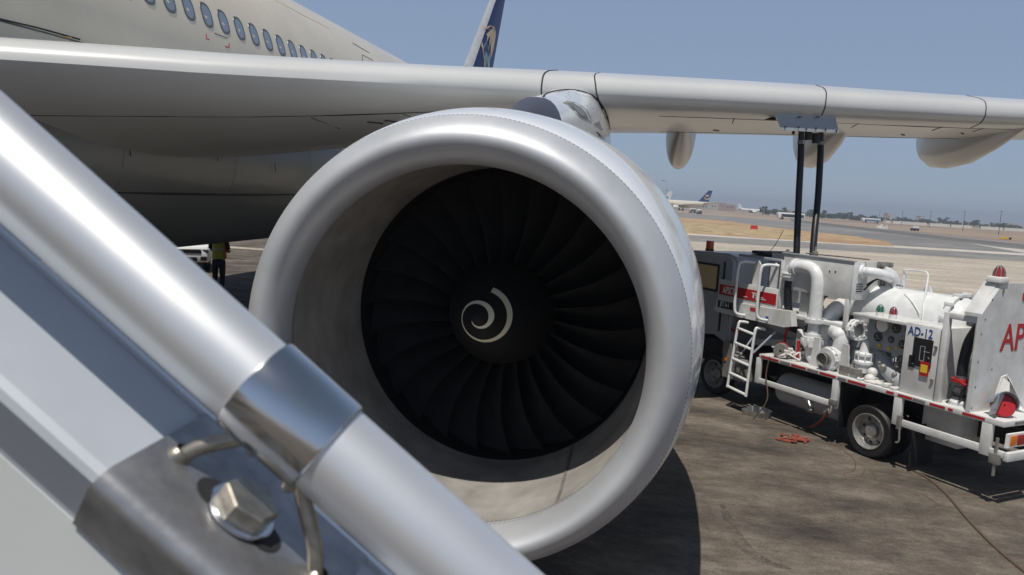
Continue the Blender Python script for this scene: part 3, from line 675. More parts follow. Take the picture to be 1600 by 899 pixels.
# toolbox, mud flaps, tank under deck
mb = MB(); tb(mb, -1.05, -.55, .35, .8, .42, .93); tm('tool_box', mb, 'truck_white')
mb = MB(); tb(mb, -.62, -.60, .1, .55, .08, .62, .002); tb(mb, .50, .52, .1, .5, .25, .9, .002); te('mud_flap', mb, 'rubber')
mb = MB(); mb.lathe([(0, .02), (.0, .17), (.05, .22), (.1, .235), (1.15, .235), (1.2, .22), (1.25, .17), (1.25, .02)], tp(.6, .42, .5), (1, 0, 0), 28); tm('air_tank', mb, 'pipe_grey')
mb = MB(); mb.ball(tp(1.12, .15, .5), .06, 12); mb.cyl(tp(1.12, .15, .5), tp(1.0, .1, .38), .035); mb.cyl(tp(1.0, .1, .40), tp(.97, .08, .36), .05); mb.cyl(tp(1.12, .2, .5), tp(1.2, .1, .56), .03); tm('drain_valve', mb, 'steel')
mb = MB(); mb.tube(smooth([tp(.55, .02, .62), tp(.54, -.03, .55), tp(.55, -.04, .46), tp(.6, -.02, .5), tp(.66, -.02, .44)]), .016, 8); tb(mb, .47, .6, -.04, 0, .58, .66); te('latch_hook', mb, 'dirty_metal')
# wheels
def wheel(s, w0, sg, rr=.36, wd=.2):
    c = tp(s, w0, rr); ax = V((0, sg, 0)); mb = MB()
    mb.lathe([(-wd, rr * .66), (-wd, rr * .9), (-wd + .03, rr * .98), (-wd + .06, rr), (-.06, rr), (-.03, rr * .985), (0, rr * .92), (.004, rr * .8), (-.01, rr * .66)], c, ax, 40); t = tm('wheel', mb, 'rubber')
    mb = MB(); mb.lathe([(-.012, rr * .665), (.006, rr * .67), (.008, rr * .64), (-.02, rr * .615), (-.05, rr * .60), (-.055, rr * .57), (-.10, rr * .555), (-.125, rr * .5), (-.13, rr * .44), (-.115, rr * .33), (-.105, rr * .28), (-.06, rr * .25), (-.045, rr * .2), (-.043, .005)], c, ax, 40)
    r_ = tm('rim', mb, 'wheel_silver', t)
    mb = MB()
    for k in range(6):
        a = 2 * PI * k / 6; p = c + ax * -.118 + V((math.cos(a), 0, math.sin(a))) * rr * .38; mb.cyl(p, p + ax * .016, .012, 6)
        a += PI / 6; p = c + ax * -.0805 + V((math.cos(a), 0, math.sin(a))) * rr * .46
    tm('wheel_nut', mb, 'dirty_metal', t)
    mb = MB()
    for k in range(8):
        a = 2 * PI * k / 8 + .2; p = c + ax * -.130 + V((math.cos(a), 0, math.sin(a))) * rr * .47; mb.cyl(p, p + ax * .006, .022, 10)
    te('rim_hole', mb, 'label_black', t)
wheel(0, .06, 1); wheel(0, .30, 1); wheel(0, 2.14, -1); wheel(3.32, .33, 1); wheel(3.32, 1.87, -1)
# cab
mb = MB(); cabp = [(2.98, .95), (2.98, 2.30), (3.04, 2.40), (3.2, 2.44), (4.35, 2.40), (4.5, 2.33), (4.8, 1.65), (4.9, 1.2), (4.9, .62), (3.9, .62), (3.86, .9), (3.7, 1.06), (3.32, 1.1), (3.02, 1.0)]
mb.prism([tp(s, .27, z) for s, z in cabp], (0, -1.7, 0)); bmesh.ops.bevel(mb.bm, geom=[e for e in mb.bm.edges if abs(e.verts[0].co.y - e.verts[1].co.y) < .01], offset=.05, segments=3, affect='EDGES'); cab = tm('cab', mb, 'cab_grey')
mb = MB(); tb(mb, 3.34, 4.06, .258, .268, 1.77, 2.24, .003); tm('window_surround', mb, 'label_black', cab)
mb = MB(); mb.prism([tp(s, .256, z) for s, z in [(3.38, 1.81), (3.38, 2.2), (4.02, 2.2), (4.02, 1.81)]], (0, .004, 0)); tm('side_window', mb, 'pale_gold', cab, smooth=False)
mb = MB(); tb(mb, 3.20, 3.24, .255, .268, 1.12, 2.3, .004); tb(mb, 3.28, 3.34, .245, .262, 1.52, 1.56, .004); tm('door', mb, 'seam_dark', cab)
mb = MB(); tb(mb, 3.0, 3.3, .9, 1.75, 2.445, 2.50, .02); tm('roof_hatch', mb, 'label_black', cab)
mb = MB(); mb.cyl(tp(3.95, .55, 2.42), tp(3.95, .55, 2.46), .075); tm('beacon_base', mb, 'label_black', cab)
mb = MB(); mb.cyl(tp(3.95, .55, 2.46), tp(3.95, .55, 2.60), .068, 20); tm('beacon', mb, 'orange_beacon', cab)
mb = MB(); mb.tube(smooth([tp(3.1, 1.1, 2.47), tp(2.95, 1.1, 2.65), tp(2.82, 1.1, 2.88)]), .005, 6); tm('antenna', mb, 'label_black', cab)
mb = MB(); tb(mb, 2.72, 2.98, .3, .34, 1.18, 1.24, .004); mb.cyl(tp(2.8, .29, 1.36), tp(2.8, .27, 1.36), .03); tm('red_lamp', mb, 'lamp_red')
mb = MB(); mb.prism([tp(s, .18, z) for s, z in [(3.0, .98), (2.9, 1.02), (2.78, .95), (2.78, .86), (2.55, .72), (2.5, .42), (2.95, .42), (2.98, .6)]], (0, -.4, 0)); tm('mudguard', mb, 'dirty_metal', smooth=False)
mb = MB(); tb(mb, 2.88, 2.95, .165, .18, .68, .74, .004); tm('marker_lamp', mb, 'lamp_amber')
# fuelling platform
mb = MB(); tb(mb, .72, 1.98, .30, .33, 2.02, 2.55, .004); tb(mb, .69, .72, .30, 1.0, 2.02, 2.56, .004); tb(mb, .69, 2.9, .98, 1.01, 1.9, 2.5, .004); tb(mb, 1.96, 2.02, .29, .35, 1.6, 2.45, .004); tb(mb, .69, 2.95, .30, 1.0, 1.60, 1.66, .004); tb(mb, .72, .78, .29, .34, 1.62, 2.02, .004)
plat = tm('platform', mb, 'truck_white')
mb = MB(); tb(mb, 2.02, 2.95, .30, .33, 2.42, 2.46, .004); tb(mb, .69, 2.02, .285, .345, 2.551, 2.575, .004); tm('top_rail', mb, 'pipe_grey', plat)
mb = MB(); tb(mb, 1.92, 3.22, .17, .20, 1.62, 2.01, .004); tm('step_panel', mb, 'truck_white', plat)
mb = MB(); mb.prism([tp(s, .14, z) for s, z in [(1.55, 1.50), (1.6, 1.72), (2.02, 1.70), (3.2, 1.68), (3.24, 1.48), (3.15, 1.46), (1.7, 1.46)]], (0, -.12, 0)); tm('skirt_panel', mb, 'truck_white', plat, smooth=False)
mb = MB(); tb(mb, 1.93, 3.19, .163, .169, 1.76, 1.93, 0); tm('red_band', mb, 'truck_red', plat, smooth=False)
mb = MB(); tb(mb, 2.76, 3.16, .131, .139, 1.545, 1.665, 0); tm('black_label', mb, 'label_black', plat, smooth=False)
fl = lambda s, w_, z: frame(tp(s, w_, z), (-1, 0, 0), (0, 0, 1))      # lettering on the near side, reading rearwards
text('APSCO', .165, 'lettering', 'label_white', plat, fl(3.10, .162, 1.792), .002, .60, bold=.002)
text('JET A-1', .115, 'lettering', 'label_white', plat, fl(3.10, .129, 1.575), .002, .60, bold=0)
mb = MB(); mb.box(tp(2.36, .1595, 1.885), (.16, .004, .014)); mb.box(tp(2.40, .1595, 1.84), (.03, .004, .07)); mb.box(tp(2.33, .1595, 1.83), (.03, .004, .09)); mb.box(tp(2.33, .1595, 1.86), (.08, .004, .014)); mb.box(tp(2.20, .1595, 1.81), (.12, .004, .012)); mb.box(tp(2.22, .1595, 1.835), (.07, .004, .012)); mb.box(tp(2.58, .1595, 1.80), (.10, .004, .01)); te('emblem', mb, 'wall_white', plat, smooth=False)
mb = MB(); tb(mb, 2.30, 2.42, .136, .139, 1.60, 1.66, 0); tm('warning_label', mb, 'red_mark', plat, smooth=False)
mb = MB(); tb(mb, 2.02, 2.08, .136, .139, 1.50, 1.57, 0); tm('notice_label', mb, 'label_blue', plat, smooth=False)
for s in (2.62, 2.13):
    mb = MB(); mb.tube(smooth([tp(s - .12, .24, 2.36), tp(s - .03, .06, 2.36), tp(s, .0, 2.28), tp(s, -.01, 1.95), tp(s - .01, -.01, 1.62), tp(s - .04, .02, 1.53), tp(s - .1, .13, 1.51)], 5), .023, 12); tm('grab_handle', mb, 'pipe_white', plat)
for s in (2.42, 2.06):
    mb = MB(); mb.prism([tp(s + a, .22, z) for a, z in [(-.05, 2.0), (-.05, 2.34), (0, 2.40), (.09, 2.36), (.1, 2.0)]], (0, -.025, 0)); tm('gate_post', mb, 'truck_white', plat, smooth=False)
mb = MB(); tb(mb, 2.05, 2.9, .94, .975, 1.75, 2.40, 0); tm('back_sheet', mb, 'cab_grey', plat)
for r_, zz in ((.34, 1.9), (.28, 1.86)):
    mb = MB(); mb.tube([tp(1.2 + r_ * 1.1 * math.cos(t), .65, zz + r_ * .7 * math.sin(t)) for t in [2 * PI * k / 28 for k in range(29)]], .04, 10); tm('coiled_hose', mb, 'rubber_hose', plat)
mb = MB(); tb(mb, .9, 2.7, .6, 1.6, 1.02, 1.44); mb.bar(tp(.4, .5, 1.05), tp(2.6, .5, 1.45), .05, .1); mb.bar(tp(2.6, .48, 1.05), tp(.4, .48, 1.45), .05, .1); tm('scissor_lift', mb, 'pipe_grey')
mb = MB(); tb(mb, 1.3, 2.9, .35, 1.85, 1.44, 1.465); tm('lift_frame', mb, 'chassis_black')
mb = MB()
for k in range(2): mb.tube(smooth([tp(.66, .5 + .05 * k, 2.16 + .08 * k), tp(.56, .62, 2.33), tp(.5, .85, 2.33), tp(.52, .95 - .06 * k, 2.1)], 6), .012, 8)
for k in range(4): mb.box(tp(.686, .44, 2.14 + .035 * k), (.012, .12, .012))
mb.cyl(tp(1.1, .302, 2.38), tp(1.1, .294, 2.38), .012, 8); mb.cyl(tp(1.0, .302, 2.385), tp(1.0, .294, 2.385), .012, 8); te('signal_cable', mb, 'label_black', plat)
mb = MB(); mb.tube(smooth([tp(.69, .46, 2.42), tp(.58, .50, 2.43), tp(.5, .62, 2.41), tp(.48, .80, 2.36)], 6), .07, 14); mb.cyl(tp(.70, .455, 2.42), tp(.66, .47, 2.42), .10, 16); mb.tube(smooth([tp(.56, .74, 2.46), tp(.5, .88, 2.38), tp(.48, .95, 2.15), tp(.48, .95, 1.9)], 5), .065, 14); mb.cyl(tp(.48, .95, 2.16), tp(.48, .95, 2.10), .10, 14); tm('return_pipe', mb, 'pipe_white', plat)
mb = MB(); tb(mb, .55, .68, .74, .92, 2.50, 2.57); tb(mb, .64, .68, .86, .9, 2.2, 2.5); mb.cyl(tp(1.75, .5, 2.585), tp(.62, .5, 2.60), .010, 8); tb(mb, 1.55, 1.60, .46, .54, 2.56, 2.63); mb.cyl(tp(1.57, .5, 2.6), tp(1.57, .5, 2.70), .015, 8); mb.cyl(tp(1.98, .36, 2.56), tp(1.98, .36, 2.62), .025, 8); tm('boom_pole', mb, 'dirty_metal', plat)
# ladder
mb = MB(); LB = (2.60, -.02, .32); LT = (2.50, .02, 1.36)
def lad(b, t): return b + (t - b)
l0 = [tp(2.46, .16, 1.40), tp(2.49, .06, 1.41), tp(2.50, .0, 1.36), tp(2.53, -.03, .85), tp(2.565, -.05, .33)]
l1 = [tp(2.09, .16, 1.36), tp(2.12, .06, 1.37), tp(2.13, .0, 1.32), tp(2.135, -.03, .82), tp(2.14, -.05, .29)]
mb.tube(smooth(l0, 5), .022, 12); mb.tube(smooth(l1, 5), .022, 12); lady = tm('ladder', mb, 'pipe_white')
for t in (.02, .26, .52, .76, .985):
    z = 1.30 - t * .99; mb = MB(); s0 = 2.505 + .06 * t; s1 = 2.133 + .008 * t; mb.bar(tp(s0, -.05 * t, z + .03), tp(s1, -.05 * t, z - .01), .055, .03, bev=.006); tm('rung', mb, 'pipe_white', lady)
mb = MB(); mb.cyl(tp(2.13, .0, .98), tp(1.95, .25, 1.35), .016, 8); mb.cyl(tp(2.5, .0, .75), tp(2.4, .3, 1.25), .016, 8); tm('stay', mb, 'pipe_grey', lady)
# upright and U pipe
mb = MB(); tb(mb, 1.42, 1.68, .40, .46, 1.0, 2.30); tb(mb, 1.42, 1.45, .40, .6, 1.0, 2.2); mb.bar(tp(1.55, .34, 1.45), tp(1.36, .3, 1.36), .12, .015); tm('hose_post', mb, 'truck_white')
mb = MB(); up = smooth([tp(1.84, .30, 2.16), tp(1.82, .30, 2.30), tp(1.70, .30, 2.38), tp(1.5, .30, 2.39), tp(1.36, .30, 2.34), tp(1.29, .30, 2.2), tp(1.28, .30, 1.9), tp(1.28, .30, 1.62)], 6); mb.tube(up, .098, 20); mb.cyl(tp(1.28, .3, 1.66), tp(1.28, .3, 1.60), .135, 22)
mb.tube([tp(1.28, .3, 1.60), tp(1.28, .3, 1.42)], .085, 18); mb.cyl(tp(1.28, .3, 1.44), tp(1.28, .3, 1.39), .12, 22); mb.cyl(tp(1.28, .3, 1.39), tp(1.28, .3, 1.25), .145, 22); mb.cyl(tp(1.28, .3, 1.25), tp(1.28, .3, 1.21), .115, 22)
mb.tube(smooth([tp(1.28, .3, 1.22), tp(1.26, .3, 1.1), tp(1.16, .3, 1.04), tp(1.0, .32, 1.04)], 5), .085, 18); upipe = tm('delivery_pipe', mb, 'pipe_white')
mb = MB()
for c, ax in ((tp(1.72, .3, 2.375), V((1, 0, 0)).normalized()), (tp(1.83, .3, 2.24), V((0, 0, 1)))): mb.lathe([(-.04, .098), (-.04, .125), (-.02, .13), (-.015, .112), (.015, .112), (.02, .13), (.04, .125), (.04, .098)], c, ax, 22)
for k in range(10):
    a = 2 * PI * k / 10; p = tp(1.28, .3, 1.60) + V((math.cos(a), math.sin(a), 0)) * .118; mb.cyl(p - V((0, 0, .02)), p + V((0, 0, .08)), .013, 6)
    p = tp(1.28, .3, 1.32) + V((math.cos(a), math.sin(a), 0)) * .145; mb.box(p, (.03, .03, .09), bev=.005)
te('pipe_flange', mb, 'pipe_white', upipe)
mb = MB(); mb.tube(smooth([tp(1.84, .30, 2.16), tp(1.83, .3, 1.9), tp(1.78, .32, 1.6)], 4), .062, 14); tm('drop_hose', mb, 'rubber_hose', upipe)
mb = MB(); mb.tube(smooth([tp(1.40, .36, 2.25), tp(1.36, .33, 2.1), tp(1.42, .33, 1.8), tp(1.42, .33, 1.4), tp(1.46, .3, 1.05)], 5), .018, 8); mb.tube(smooth([tp(1.34, .4, 2.3), tp(1.40, .37, 1.9), tp(1.38, .37, 1.3)], 5), .022, 8); mb.tube(smooth([tp(1.50, .36, 1.5), tp(1.42, .3, 1.35), tp(1.44, .28, 1.2)], 5), .03, 8); tm('control_cable', mb, 'label_black')
mb = MB(); mb.tube([tp(1.46, .22, 1.3), tp(1.45, .22, 1.05)], .022, 8); mb.tube(smooth([tp(1.8, .35, 1.0), tp(1.86, .36, 1.25), tp(1.80, .36, 1.45)]), .02, 8); tm('red_handle', mb, 'truck_red')
# cable heap and reel at the front of the deck
mb = MB()
for k in range(11):
    s = 1.35 + rnd.random() * .55; w_ = .12 + rnd.random() * .45; pts = [tp(s + rnd.uniform(-.18, .18), w_ + rnd.uniform(-.12, .12), 1.02 + rnd.random() * .14) for _ in range(5)]; mb.tube(smooth(pts, 5), rnd.choice((.012, .016, .022)), 7)
tm('grounding_cable', mb, 'plastic_white')
mb = MB(); mb.lathe([(-.05, .02), (-.05, .105), (-.04, .11), (.04, .11), (.05, .105), (.05, .02)], tp(1.66, .1, 1.115), V((-.5, .85, 0)), 24); reel = tm('cable_reel', mb, 'dirty_metal')
mb = MB(); mb.lathe([(-.075, .10), (-.075, .112), (-.055, .112), (-.055, .1)], tp(1.70, .14, 1.115), V((-.5, .85, 0)), 24); tm('reel_rim', mb, 'truck_red', reel)
# big elbow, vessel, pump, filter
mb = MB(); mb.tube(smooth([tp(.85, .82, 1.95), tp(1.0, .72, 1.93), tp(1.14, .62, 1.84), tp(1.22, .54, 1.68), tp(1.24, .5, 1.48), tp(1.24, .5, 1.15)], 6), .125, 22); mb.lathe([(-.03, .125), (-.03, .165), (.03, .165), (.03, .125)], tp(.86, .82, 1.95), V((-.9, .5, 0)), 24); tm('elbow_pipe', mb, 'pipe_white')
mb = MB(); mb.tube(smooth([tp(1.15, .52, 1.50), tp(1.08, .46, 1.56), tp(.95, .44, 1.585), tp(.66, .44, 1.60)], 5), .098, 20); mb.lathe([(-.05, .098), (-.05, .15), (-.02, .15), (-.015, .12), (.015, .12), (.02, .15), (.05, .15), (.05, .098)], tp(.66, .44, 1.60), (1, 0, 0), 26)
for k in range(10):
    a = 2 * PI * k / 10; p = tp(.66, .44, 1.60) + V((0, math.cos(a), math.sin(a))) * .135; mb.cyl(p - V((.075, 0, 0)), p + V((.075, 0, 0)), .012, 6)
tm('inlet_pipe', mb, 'pipe_white')
VR = .335; vc = (.92, 1.90)
mb = MB(); mb.lathe([(-.78, .01), (-.77, .12), (-.73, .21), (-.66, .285), (-.57, .325), (-.5, VR), (.95, VR), (1.05, .32), (1.14, .28), (1.21, .2), (1.24, .1), (1.25, .01)], tp(0, *vc), (1, 0, 0), 48); ves = tm('filter_vessel', mb, 'pipe_white')
mb = MB(); mb.lathe([(-.56, VR), (-.56, VR + .035), (-.49, VR + .035), (-.49, VR)], tp(0, *vc), (1, 0, 0), 48)
for k in range(12):
    a = 2 * PI * k / 12 + .2; p = tp(-.525, *vc) + V((0, math.cos(a), math.sin(a))) * (VR + .035); mb.box(p, (.12, .05, .05), bev=.008)
tm('vessel_clamp', mb, 'pipe_white', ves)
mb = MB()
for s in (.62, -.02): mb.prism([tp(s + a, vc[0] - .02, z) for a, z in [(-.07, 2.22), (-.02, 2.32), (.02, 2.32), (.07, 2.22)]], (0, -.03, 0))
for s in (.78, .45): mb.cyl(tp(s, vc[0], 2.2), tp(s, vc[0], 2.28), .025, 10)
for s in (.9, -.4): tb(mb, s - .05, s + .05, .65, 1.2, 1.0, 1.62)
tm('lifting_lug', mb, 'pipe_white', ves)
mb = MB(); mb.cyl(tp(.32, .86, 2.2), tp(.32, .86, 2.40), .03, 12); mb.cyl(tp(.32, .86, 2.40), tp(.32, .86, 2.45), .018, 10); mb.tube(smooth([tp(.33, .86, 2.44), tp(.32, .84, 2.49), tp(.26, .84, 2.50), tp(.05, .84, 2.505), tp(-.04, .83, 2.49), tp(-.08, .80, 2.40), tp(-.16, .66, 2.12), tp(-.24, .56, 1.95), tp(-.26, .54, 1.80)], 4), .012, 8); mb.tube(smooth([tp(.18, .72, 2.18), tp(-.02, .63, 2.09), tp(-.18, .57, 1.97)], 4), .006, 6); tm('vent_pipe', mb, 'pipe_white', ves)
mb = MB(); mb.cyl(tp(.42, .86, 2.27), tp(.30, .84, 2.27), .014, 8); tm('vent_valve', mb, 'dirty_metal', ves)
mb = MB(); mb.cyl(tp(.84, .12, 1.16), tp(.84, .42, 1.18), .15, 24); mb.cyl(tp(.84, .16, 1.16), tp(.84, .2, 1.16), .175, 24); mb.cyl(tp(.84, .3, 1.17), tp(.84, .34, 1.17), .175, 24); mb.tube(smooth([tp(.82, .34, 1.28), tp(.80, .34, 1.42), tp(.86, .36, 1.52), tp(1.0, .38, 1.54)], 4), [.11] * 12 + [.085], 16); mb.ball(tp(.84, .34, 1.5), .12, 14); mb.cyl(tp(.98, .33, 1.50), tp(.86, .33, 1.53), .06, 12)
for k in range(10):
    a = 2 * PI * k / 10; p = tp(.84, .16, 1.16) + V((math.cos(a), 0, math.sin(a))) * .16; mb.cyl(p + V((0, .03, 0)), p - V((0, .06, 0)), .013, 6)
pump = tm('fuel_pump', mb, 'pipe_white')
mb = MB(); mb.lathe([(0, .005), (0, .075), (-.02, .085), (-.06, .088)], tp(.84, .075, 1.16), (0, -1, 0), 24); mb.lathe([(.0, .088), (-.06, .09)], tp(.84, .075, 1.16), (0, 1, 0), 24); tm('pump_cover', mb, 'dirty_metal', pump)
mb = MB()
for s in (1.08, .58): mb.prism([tp(s + a, .16, z) for a, z in [(-.09, 1.0), (-.045, 1.42), (.045, 1.42), (.09, 1.0)]], (0, -.03, 0))
tm('pump_bracket', mb, 'truck_white', pump, smooth=False)
mb = MB(); tb(mb, .28, .60, .10, .42, 1.0, 1.13, .006); tm('valve_box', mb, 'dirty_metal')
mb = MB(); mb.lathe([(0, .01), (0, .1), (.1, .105), (.12, .125), (.15, .125), (.17, .1), (.22, .1), (.23, .12), (.26, .12), (.28, .07), (.36, .055), (.43, .045), (.45, .02), (.45, .005)], tp(.34, .26, 1.08), (0, 0, 1), 26)
for k in range(8):
    a = 2 * PI * k / 8; p = tp(.34, .26, 1.21) + V((math.cos(a), math.sin(a), 0)) * .112; mb.cyl(p, p + V((0, 0, .15)), .011, 6)
tm('relief_valve', mb, 'pipe_white')
mb = MB(); mb.tube(smooth([tp(.85, .75, 1.40), tp(.6, .6, 1.39), tp(.35, .5, 1.34), tp(.15, .42, 1.24), tp(-.05, .36, 1.12), tp(-.3, .34, 1.02)], 5), .108, 20); tm('suction_pipe', mb, 'pipe_grey')
mb = MB(); mb.ball(tp(.12, .14, 1.04), .075, 12, (1, 1, .9)); mb.ball(tp(.14, .2, 1.12), .07, 12); mb.prism([tp(a, .12, 1.005) for a in (.24, .02)] + [tp(a, .5, 1.02) for a in (.02, .24)], (0, 0, .02)); tm('rag', mb, 'plastic_white')
mb = MB(); mb.cyl(tp(-.12, .36, 1.0), tp(-.12, .36, 1.12), .04, 12); tm('bottle', mb, 'label_blue')
mb = MB()
for k in range(14):
    s = rnd.uniform(-.36, .5); w_ = rnd.uniform(.28, .55); z = rnd.uniform(1.05, 1.35); mb.tube(smooth([tp(s, w_, z), tp(s + rnd.uniform(-.1, .1), w_ + rnd.uniform(-.05, .05), z + rnd.uniform(.02, .12)), tp(s + rnd.uniform(-.15, .15), w_, 1.0)], 4), rnd.choice((.012, .018, .026)), 7)
for k in range(8): mb.ball(tp(rnd.uniform(-.34, .2), rnd.uniform(.2, .4), rnd.uniform(1.03, 1.3)), rnd.uniform(.02, .045), 8)
tm('small_pipework', mb, 'dirty_metal')
mb = MB()
for k in range(10):
    s = rnd.uniform(-.36, 1.2); w_ = rnd.uniform(.1, .3); mb.box(tp(s, w_, 1.01 + rnd.uniform(0, .02)), (rnd.uniform(.05, .14), rnd.uniform(.05, .12), rnd.uniform(.02, .06)), rnd.uniform(0, 3), bev=.004)
for k in range(5):
    s = rnd.uniform(-.33, .05); mb.tube(smooth([tp(s, .08, 1.015), tp(s + .1, .12, 1.03), tp(s + .2, .06, 1.015), tp(s + .25, .14, 1.02)], 4), .014, 7)
tm('deck_fittings', mb, 'plastic_white')
# cabinet, gauge board
mb = MB(); tb(mb, -.87, -.38, .06, .7, .985, 1.90, .006); cbn = tm('control_cabinet', mb, 'truck_white')
mb = MB(); tb(mb, -.38, .47, .10, .75, 1.845, 1.885, .004); tm('shelf', mb, 'truck_white', cbn)
mb = MB(); tb(mb, -.775, -.515, .045, .058, 1.38, 1.735, .003); tb(mb, -.56, -.475, .045, .058, 1.35, 1.50, .003); tm('meter_window', mb, 'label_black', cbn, smooth=False)
mb = MB()
for a, b, c, d in [(-.62, 1.46, -.62, 1.64), (-.68, 1.46, -.68, 1.64), (-.62, 1.64, -.68, 1.64), (-.62, 1.46, -.68, 1.46), (-.66, 1.58, -.75, 1.58), (-.73, 1.52, -.75, 1.50), (-.55, 1.40, -.53, 1.40)]: mb.bar(tp(a, .043, b), tp(c, .043, d + 1e-4), .004, .006)
tm('meter_marks', mb, 'pipe_grey', cbn)
mb = MB(); tb(mb, -.765, -.645, .035, .0435, 1.28, 1.455, 0); tm('warning_label', mb, 'truck_red', cbn, smooth=False)
mb = MB(); tb(mb, -.75, -.66, .032, .0345, 1.32, 1.42, 0); tm('warning_label', mb, 'label_yellow', cbn, smooth=False)
text('AD-12', .155, 'lettering', 'label_blue', cbn, fl(-.415, .056, 1.755), .002, .80, bold=.001)
mb = MB(); tb(mb, -.86, -.855, .052, .06, 1.0, 1.88, .002); mb.cyl(tp(-.82, .05, 1.25), tp(-.82, .03, 1.25), .02); mb.cyl(tp(-.82, .05, 1.66), tp(-.82, .03, 1.66), .02); tm('hinge', mb, 'dirty_metal', cbn)
mb = MB(); tb(mb, -.38, .44, .40, .43, 1.40, 1.845, .003); brd = tm('gauge_board', mb, 'pipe_grey', cbn)
gs = [(.27, 1.73, .05), (.0, 1.74, .06), (-.2, 1.75, .065), (.26, 1.58, .06), (.06, 1.58, .04), (-.12, 1.55, .055), (-.24, 1.56, .05), (-.33, 1.54, .025)]
for s, z, r_ in gs:
    mb = MB(); mb.lathe([(-.03, r_), (-.035, r_ + .006), (0, r_ + .006), (.005, r_), (.002, r_ * .88), (.002, .003)], tp(s, .385, z), (0, 1, 0), 20); tm('gauge', mb, 'gauge_dark', brd)
    mb = MB(); mb.bar(tp(s, .381, z), tp(s + r_ * .5, .381, z + r_ * .4), .006, .003); mb.bar(tp(s - r_ * .6, .381, z - r_ * .35), tp(s + r_ * .6, .381, z - r_ * .35), .008, .003); tm('gauge_needle', mb, 'label_white', brd)
mb = MB(); mb.cyl(tp(.14, .30, 1.76), tp(.14, .28, 1.76), .085, 24); tm('disc', mb, 'label_white', brd)
mb = MB(); mb.ball(tp(.2, .36, 1.47), .025, 8); mb.ball(tp(.05, .36, 1.46), .025, 8); mb.ball(tp(-.05, .36, 1.50), .02, 8); tm('knob', mb, 'label_yellow', brd)
for s, m_ in ((.13, 'lamp_green'), (-.07, 'lamp_red')):
    mb = MB(); mb.cyl(tp(s, .2, 1.885), tp(s, .2, 1.945), .05, 16); lb = tm('lamp_base', mb, 'label_white', cbn)
    mb = MB(); mb.lathe([(0, .04), (.05, .04), (.08, .028), (.092, .005)], tp(s, .2, 1.945), (0, 0, 1), 16); tm('signal_lamp', mb, m_, cbn)
    mb = MB()
    for k in range(4):
        a = PI * k / 4; mb.tube([tp(s, .2, 1.945) + V((math.cos(a) * .05 * math.cos(t), math.sin(a) * .05 * math.cos(t), .1 * math.sin(t))) for t in [PI * j / 10 for j in range(11)]], .004, 6)
    tm('lamp_cage', mb, 'steel', cbn)
# hose frame
mb = MB(); tb(mb, -.95, -.88, .03, .10, .99, 2.11); tb(mb, -1.35, -1.28, .03, .10, .99, 2.11); tb(mb, -1.282, -.948, .03, .10, 2.04, 2.11); tb(mb, -1.35, -.88, .10, .16, 2.05, 2.10); tb(mb, -.94, -.90, .62, .68, 1.0, 2.1); tm('hose_frame', mb, 'truck_white')
mb = MB(); mb.tube(smooth([tp(-1.16, .30, 1.98), tp(-1.12, .30, 1.9), tp(-1.07, .28, 1.75), tp(-1.05, .26, 1.5), tp(-1.06, .24, 1.30)], 5), .062, 16); hh = tm('reel_hose', mb, 'rubber_hose')
mb = MB(); mb.lathe([(0, .05), (0, .075), (.04, .075), (.05, .06), (.10, .06), (.11, .08), (.16, .08), (.17, .065), (.3, .065)], tp(-1.07, .23, 1.06), (0, 0, 1), 22); mb.box(tp(-1.15, .36, 2.0), (.2, .2, .08), bev=.02); mb.cyl(tp(-1.0, .34, 2.0), tp(-1.3, .34, 1.98), .05, 12); tm('hose_coupling', mb, 'steel', hh)
mb = MB(); mb.lathe([(-.018, .07), (-.018, .105), (.018, .105), (.018, .07)], tp(-1.06, .23, 1.30), (0, 0, 1), 22); mb.bar(tp(-1.1, .15, 1.30), tp(-1.2, .12, 1.27), .03, .03, bev=.005); tm('red_ring', mb, 'truck_red', hh)
mb = MB(); mb.bar(tp(-.97, .17, 1.24), tp(-1.0, .13, 1.06), .03, .02); mb.bar(tp(-1.18, .16, 1.28), tp(-1.14, .12, 1.08), .03, .02); mb.lathe([(-.012, .06), (-.012, .085), (.012, .085), (.012, .06)], tp(-1.07, .23, 1.12), (0, 0, 1), 20); tm('coupling_lever', mb, 'label_black', hh)
mb = MB(); mb.lathe([(0, .1), (.04, .105), (.06, .09), (.065, .01)], tp(-1.08, .22, 1.0), (0, 0, 1), 24); tm('hose_stand', mb, 'pipe_white')
mb = MB(); mb.tube(smooth([tp(-.95, .7, 1.3), tp(-1.1, .66, 1.32), tp(-1.26, .6, 1.4)], 4), .05, 12); mb.ball(tp(-1.18, .45, 1.2), .13, 14, (1, 1, 1.3)); tb(mb, -1.27, -1.0, .5, .9, 1.0, 1.14); mb.tube(smooth([tp(-1.2, .34, 1.5), tp(-1.12, .3, 1.44), tp(-1.2, .3, 1.38), tp(-1.24, .3, 1.3)], 4), .012, 8); tm('reel_valve', mb, 'pipe_white')
